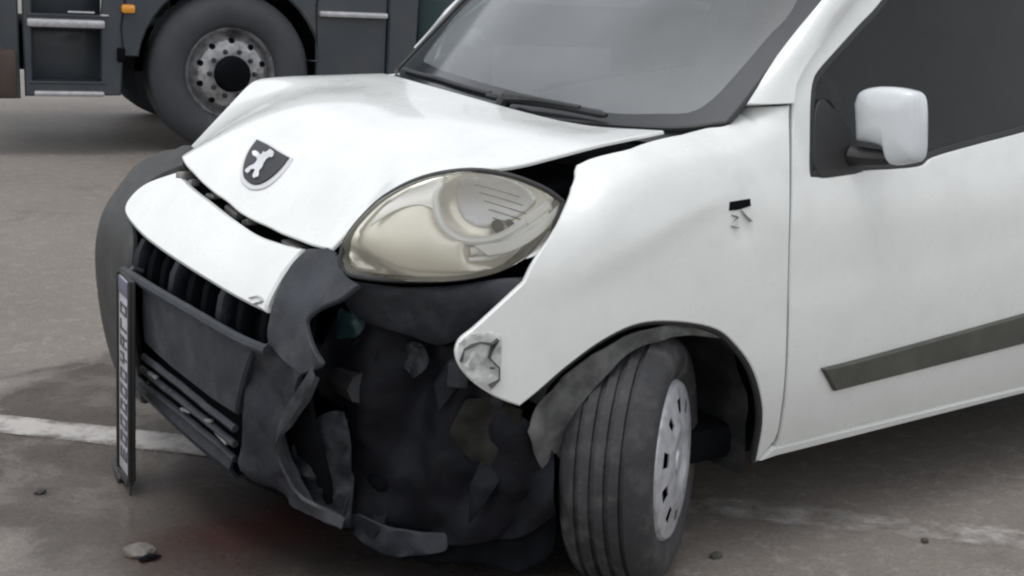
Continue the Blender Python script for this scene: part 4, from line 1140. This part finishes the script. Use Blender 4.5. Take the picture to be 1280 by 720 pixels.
# wheels -----------------------------------------------------------------------
def wheel(center, axis, parent, near=True):
    """centre = middle of the outer face"""
    z = Vector(axis).normalized()
    x = Vector((0, 0, 1)).cross(z).normalized(); y = z.cross(x)
    M = Matrix.Translation(center) @ Matrix((x, y, z)).transposed().to_4x4()
    bm = bmesh.new()
    add_lathe(bm, [(.188, -.012), (.180, -.03), (.165, -.05), (.165, -.14), (.185, -.18)], M, 40)
    add_lathe(bm, [(.0, -.055), (.10, -.06), (.166, -.05)], M, 40)
    rim_ = new_obj('wheel', bm, 'deep_black', parent)
    # tyre
    bm = bmesh.new()
    prof_ = [(.188, -.010), (.196, .001), (.215, .008), (.245, .010), (.268, .004), (.284, -.010), (.293, -.022)]
    R, W = .303, .185
    groove = []
    for c, w in ((-.045, .010), (-.079, .011), (-.112, .011), (-.146, .010)):
        groove.append((c, w))
    hcur = [(.2985, -.030), (R-.0015, -.036)]
    for c, w in groove:
        hcur += [(R, c+w/2+.001), (R-.009, c+w/2-.001), (R-.009, c-w/2+.001), (R, c-w/2-.001)]
    hcur += [(R-.0015, -.157), (.2985, -.163)]
    prof_ += hcur + [(.293, -.170), (.284, -.182), (.268, -.194), (.24, -.198), (.21, -.194), (.188, -.184)]
    def sag(j, k, a): return 0
    add_lathe(bm, prof_, M, 96)
    # flat where it carries the load, a little bulge
    lowest = center.z-R
    for v in bm.verts:
        if v.co.z < .004: v.co.z = .004
    new_obj('tyre', bm, 'tyre_rubber', rim_, sharp=50)
    # hubcap with a ring of vents
    bm = bmesh.new()
    hp_ = [(0, .020), (.022, .020), (.030, .014), (.052, .016), (.062, .022), (.090, .024), (.104, .020), (.116, .018), (.150, .013), (.160, .011), (.170, .010), (.183, .006), (.190, -.004), (.188, -.012)]
    add_lathe(bm, hp_, M, 72)
    bm.faces.ensure_lookup_table()
    # open ventilation slots round the rim of the trim
    dead = []
    for f in bm.faces:
        q = M.inverted() @ f.calc_center_median(); r_ = math.hypot(q.x, q.y); a_ = (math.degrees(math.atan2(q.y, q.x)) % 36)
        if .119 < r_ < .149 and 10 < a_ < 24: dead.append(f)
    bmesh.ops.delete(bm, geom=dead, context='FACES')
    bmesh.ops.solidify(bm, geom=bm.faces[:], thickness=.003)
    new_obj('hubcap', bm, 'hubcap_silver', rim_, sharp=30)
    return rim_
ST = math.radians(34.5)
wheel(Vector((.850, -.845, .303)), Vector((math.sin(ST), -math.cos(ST), .06)), VAN)
wheel(Vector((.79, .84, .303)), Vector((-math.sin(.45), math.cos(.45), 0)), VAN)
wheel(Vector((3.30, -.86, .303)), Vector((0, -1, 0)), VAN)
wheel(Vector((3.30, .86, .303)), Vector((0, 1, 0)), VAN)
for a_, b_, r_ in (((.80, -.74, .30), (.79, -.45, .28), .035), ((.80, -.62, .32), (.82, -.56, .60), .05), ((.79, .74, .30), (.79, .40, .28), .035)):
    bm = bmesh.new()
    add_tube(bm, [a_, b_], r_, 12)
    new_obj('suspension_strut', bm, 'deep_black', VAN)

# ------------------------------------------------------------------ licence plate dangling from the bumper
PL = thing('licence_plate', 'licence plate hanging on end from the grille by one screw', 'licence plate', (-.024, .29, .0))
RX = Matrix.Rotation(math.radians(PLATE_YAW), 3, 'Z')
def pl(x, y, z): return RX @ Vector((x, y, z))            # x = out of the face, y = across, z = up
PW, PH = .118, .525
bm = bmesh.new()
add_box(bm, pl(.006, 0, .045+PH/2), (.012, PW+.014, PH+.012), RX, .004)
add_box(bm, pl(-.004, -PW/2-.004, .045+PH/2), (.010, .010, PH+.012), RX, .003)
add_box(bm, pl(-.004, PW/2+.004, .045+PH/2), (.010, .010, PH+.012), RX, .003)
new_obj('plate_frame', bm, 'rubber', PL)
bm = bmesh.new()
add_box(bm, pl(-.0015, 0, .045+PH/2), (.004, PW-.012, PH-.004), RX, .001)
plate = new_obj('plate', bm, 'plate_white', PL)
bm = bmesh.new()
add_box(bm, pl(-.0045, 0, .045+PH-.024), (.002, PW-.014, .042), RX, .0005)
new_obj('plate_band', bm, 'plate_blue', plate)
# characters, read along the plate from top to bottom
def glyph(ch):
    B = {'3': [(0, 0, 1, .16), (0, .42, 1, .16), (0, .84, 1, .16), (.8, 0, .2, 1)],
         '4': [(0, .45, .2, .55), (0, .35, 1, .16), (.7, 0, .2, 1)],
         'A': [(0, 0, .2, 1), (.8, 0, .2, 1), (0, .84, 1, .16), (0, .4, 1, .16)],
         'F': [(0, 0, .2, 1), (0, .84, 1, .16), (0, .42, .8, .16)],
         'Y': [(.4, 0, .2, .5), (0, .5, .2, .5), (.8, .5, .2, .5), (0, .42, 1, .16)],
         '0': [(0, 0, .2, 1), (.8, 0, .2, 1), (0, 0, 1, .16), (0, .84, 1, .16)],
         '7': [(0, .84, 1, .16), (.75, 0, .22, 1)],
         '2': [(0, 0, 1, .16), (0, .42, 1, .16), (0, .84, 1, .16), (.8, .42, .2, .5), (0, 0, .2, .5)]}
    return B[ch]
zt = .045+PH-.068
for ch in '07AY000003':
    bm = bmesh.new()
    gw = .028                                             # along the plate
    for (x, y, w, h) in glyph(ch):
        cz = zt-(x+w/2)*gw; cy = -(y+h/2-.5)*.066
        add_box(bm, pl(-.0045, -cy, cz), (.002, h*.066, w*gw), RX)
    new_obj('plate_character', bm, 'plate_ink', plate, smooth=False)
    zt -= .0435
bm = bmesh.new()
add_box(bm, pl(.004, .006, .030), (.02, .085, .026), RX, .005)
add_box(bm, pl(.0, .078, .020), (.022, .085, .022), RX @ Matrix.Rotation(.35, 3, 'X'), .005)
add_tube(bm, [pl(0, -.05, .05), pl(0, -.052, .0)], .004, 6)
new_obj('plate_bracket', bm, 'black_plastic', PL)
bm = bmesh.new()
add_tube(bm, [pl(.012, .03, .045+PH), pl(.028, .02, .045+PH+.02), pl(.05, .02, .045+PH+.01)], .008, 8)
new_obj('plate_screw', bm, 'dark_steel', PL)

# ------------------------------------------------------------------ debris on the ground
def lump(name, c, s, m, label, cat, seed, group=None):
    bm = bmesh.new(); bmesh.ops.create_icosphere(bm, subdivisions=2, radius=1)
    for v in bm.verts:
        k = 1+.35*noise.noise(v.co*1.6+Vector((seed, 0, 0)))
        v.co = Vector((v.co.x*s[0]*k, v.co.y*s[1]*k, max(-.6, v.co.z)*s[2]*k))
    lo_ = min(v.co.z for v in bm.verts)
    for v in bm.verts: v.co.z -= lo_
    o = new_obj(name, bm, m, None, sharp=25); o.location = (c[0], c[1], .001)
    return tag(o, label, cat, group)
lump('glass_fragment', (-.159, -.120), (.038, .030, .014), 'pale_stone', 'pale broken fragment on the wet road below the licence plate', 'debris', 1)
lump('plastic_chip', (-.150, -.165), (.026, .010, .009), 'deep_black', 'black plastic chip beside the pale fragment below the licence plate', 'debris', 2)
lump('pebble', (1.06, -.818), (.022, .012, .008), 'stone', 'dark pebble on the road behind the front wheel', 'pebble', 3, 'pebbles on the road')
lump('pebble', (-.228, .357), (.016, .012, .008), 'stone', 'dark pebble on the road left of the licence plate', 'pebble', 4, 'pebbles on the road')
lump('pebble', (1.62, -1.02), (.010, .010, .007), 'stone', 'tiny dark pebble on the faded white line beside the van', 'pebble', 5, 'pebbles on the road')

# ------------------------------------------------------------------ truck behind
TR = thing('parked_truck', 'dark slate blue truck standing behind the white van', 'truck', (2.62, 5.54, 0), TRUCK_ROT)
def tpanel(name, ol, m, parent=TR, y=0., thick=.03, holes=(), step=.15, roll=.012, bul=.0, sm=1):
    return panel(name, ol, lambda x, z: (x, y-bul*(1-((z-.7)/.5)**2), z), m, parent, step=step, thick=thick, holes=holes, roll=roll, smooth_n=sm, out=(0, -1, 0))
def arc_pts(cx, cz, r, a0, a1, n=14): return [(cx+r*math.cos(math.radians(a)), cz+r*math.sin(math.radians(a))) for a in np.linspace(a0, a1, n)]
WX, WZ = .205, .535
# step module ahead of the wheel
tpanel('step_panel', [(-1.075, .365), (-.50, .375), (-.485, .62), (-.50, .80), (-.47, 1.0), (-.40, 1.14), (-.40, 1.22), (-1.09, 1.22)], 'truck_paint', holes=[[(-1.03, .46), (-.62, .46), (-.62, .78), (-1.03, .78)], [(-1.03, .87), (-.62, .87), (-.60, 1.15), (-1.03, 1.15)]])
for z0, z1 in ((.46, .78), (.87, 1.15)):
    bm = bmesh.new()
    add_box(bm, (-.825, .20, (z0+z1)/2), (.46, .02, z1-z0+.04), None, .004)
    add_box(bm, (-.825, .10, z0-.006), (.46, .22, .012), None, .003)
    new_obj('step_recess', bm, 'truck_paint', TR)
for cx, cz, w, h in ((-.83, .815, .46, .050), (-.815, .385, .42, .032)):
    bm = bmesh.new()
    add_box(bm, (cx, -.006, cz), (w, .05, h), None, .012)
    for i in range(8): add_box(bm, (cx-w/2+.05+i*(w-.1)/7, -.034, cz), (.018, .006, h*.5), None, .002)
    new_obj('step', bm, 'step_alloy', TR)
bm = bmesh.new(); add_box(bm, (-.74, -.004, .885), (.16, .02, .012), None, .004); add_box(bm, (-.60, -.004, .87), (.05, .02, .012), None, .004)
new_obj('grab_rail', bm, 'step_alloy', TR)
# bumper corner
tpanel('truck_bumper', [(-1.75, .34), (-1.10, .35), (-1.105, .62), (-1.11, 1.22), (-1.72, 1.22)], 'truck_paint', y=.006, thick=.25)
bm = bmesh.new(); add_box(bm, (-1.35, .10, .50), (.46, .24, .30), None, .03); new_obj('bumper_skirt', bm, 'truck_brown', TR)
tpanel('bumper_corner', [(-1.60, .36), (-1.13, .37), (-1.14, .60), (-1.20, .66), (-1.58, .66)], 'truck_brown', y=-.012, thick=.04)
for z in (.40, .60, .83):
    bm = bmesh.new(); add_box(bm, (-1.262, -.02, z), (.05, .03, .09), None, .012); new_obj('marker_lamp', bm, 'step_alloy', TR)
# wheel arch shell
ao = [(-.50, .375), (-.485, .62), (-.50, .80), (-.47, 1.0), (-.40, 1.22), (.98, 1.22), (.82, 1.0), (.77, .80), (.755, .40)]
tpanel('wheel_arch', [(-.485, .62), (-.50, .80), (-.47, 1.0), (-.38, 1.24), (.80, 1.24), (.76, .98), (.775, .62), (.70, .62)]+arc_pts(WX, WZ, .60, 8, 172, 20), 'truck_paint', y=.01)
bm = bmesh.new(); rows = []
for i in range(24):
    a = math.radians(-15+210*i/23)
    rows.append([bm.verts.new((WX+.62*math.cos(a), y, WZ+.62*math.sin(a))) for y in (.02, .25, .5)])
for a, b in zip(rows, rows[1:]):
    for k in range(2): bm.faces.new((a[k], a[k+1], b[k+1], b[k]))
bmesh.ops.recalc_face_normals(bm, faces=bm.faces[:])
new_obj('mudguard', bm, 'deep_black', TR)
bm = bmesh.new(); add_box(bm, (-.455, .0, .915), (.085, .045, .055), None, .016); new_obj('indicator_lamp', bm, 'amber_lens', TR)
bm = bmesh.new(); add_box(bm, (-.50, -.005, .63), (.05, .03, .09), None, .01); new_obj('bracket', bm, 'deep_black', TR)
# panels behind the wheel
tpanel('side_skirt', [(.775, .42), (1.255, .44), (1.255, 1.24), (.80, 1.24), (.76, .98)], 'truck_paint', y=.016)
tpanel('side_skirt', [(1.262, .44), (1.46, .45), (1.47, 1.24), (1.262, 1.24)], 'truck_paint', y=-.01, thick=.08)
bm = bmesh.new(); add_box(bm, (1.01, -.004, .928), (.47, .05, .036), None, .010); new_obj('step', bm, 'step_alloy', TR)
bm = bmesh.new(); add_box(bm, (1.01, .0, .48), (.44, .03, .018), None, .006); new_obj('step', bm, 'step_alloy', TR)
# chassis and load body
bm = bmesh.new()
add_box(bm, (2.9, .55, .85), (5.6, .12, .26), None, .02); add_box(bm, (2.9, 1.55, .85), (5.6, .12, .26), None, .02)
add_box(bm, (-.4, 1.05, .62), (2.0, 1.0, .30), None, .05)
new_obj('chassis_rail', bm, 'deep_black', TR)
bm = bmesh.new(); add_box(bm, (1.80, .35, .80), (.60, .5, .55), None, .05); new_obj('fuel_tank', bm, 'teal_truck', TR)
bm = bmesh.new(); add_box(bm, (1.56, -.01, 1.10), (.12, .04, .09), None, .012); new_obj('side_marker', bm, 'red_lens', TR)
bm = bmesh.new(); add_box(bm, (4.4, 1.05, 1.12), (1.1, .9, .10), Matrix.Rotation(.06, 3, 'Y'), .03); new_obj('coupling_plate', bm, 'dark_steel', TR)
# cab above the frame
cab = tpanel('cab_side', [(-1.72, 1.225), (1.30, 1.235), (1.30, 3.1), (-1.45, 3.1), (-1.66, 2.2)], 'truck_paint', y=.02, thick=.04, step=.4, holes=[[(-1.35, 1.95), (-.25, 1.85), (-.25, 2.70), (-1.20, 2.70)]])
tpanel('window', [(-1.36, 1.94), (-.24, 1.84), (-.24, 2.71), (-1.21, 2.71)], 'side_glass', cab, y=.05, thick=.006, step=.4, roll=.001)
bm = bmesh.new()
add_box(bm, (-.2, 1.10, 2.17), (2.9, 2.0, 1.8), None, .08)
new_obj('cab_body', bm, 'truck_plastic', TR)
# wheels: lathe along -y
def truck_wheel(x, yface, sgn, parent):
    M = Matrix.Translation((x, yface, WZ-.012)) @ Matrix.Rotation(math.radians(90)*sgn, 4, 'X')
    bm = bmesh.new()
    add_lathe(bm, [(.30, -.04), (.285, -.03), (.272, -.05), (.262, -.09), (.25, -.20), (.30, -.28)], M, 48)
    add_lathe(bm, [(.262, -.09), (.240, -.075), (.215, -.02), (.165, .004), (.118, .006), (.112, -.02)], M, 48)
    w = new_obj('wheel', bm, 'hub_alloy', parent)
    bm = bmesh.new()
    add_lathe(bm, [(.295, -.035), (.305, -.012), (.33, .004), (.39, .016), (.44, .010), (.475, -.008), (.505, -.03), (.52, -.05), (.5225, -.07), (.5225, -.11), (.512, -.112), (.512, -.122), (.5225, -.124), (.5225, -.20), (.512, -.202), (.512, -.212), (.5225, -.214), (.5225, -.26), (.505, -.295), (.44, -.32), (.33, -.31), (.295, -.29)], M, 64)
    for v in bm.verts: v.co.z = max(v.co.z, .003)
    new_obj('tyre', bm, 'truck_tyre_rubber', w, sharp=50)
    bm = bmesh.new()
    add_lathe(bm, [(.118, -.02), (.112, .055), (.100, .075), (.085, .08), (.0, .082)], M, 32)
    new_obj('hub', bm, 'deep_black', w)
    bm0 = None; first = None
    for k in range(10):
        a = 2*math.pi*k/10
        p = M @ Vector((.148*math.cos(a), .148*math.sin(a), 0))
        n_ = (M.to_3x3() @ Vector((0, 0, 1)))
        if first is None:
            bm = bmesh.new(); add_tube(bm, [(0, 0, 0), (0, 0, .022), (0, 0, .030)], [.017, .016, .010], 6)
            first = new_obj('wheel_nut', bm, 'dark_steel', w); o = first
        else:
            o = first.copy(); COL.objects.link(o)
        o.matrix_local = Matrix.Translation(p) @ M.to_3x3().to_4x4()
    for k in range(10):
        a = 2*math.pi*(k+.5)/10
        bm = bmesh.new()
        add_tube(bm, [M @ Vector((.212*math.cos(a), .212*math.sin(a), -.010)), M @ Vector((.212*math.cos(a), .212*math.sin(a), -.035))], .020, 8)
        new_obj('wheel_vent', bm, 'deep_black', w)
    return w
truck_wheel(WX, .015, 1, TR); truck_wheel(WX, 2.15, -1, TR); truck_wheel(4.6, .02, 1, TR); truck_wheel(4.6, 2.15, -1, TR)
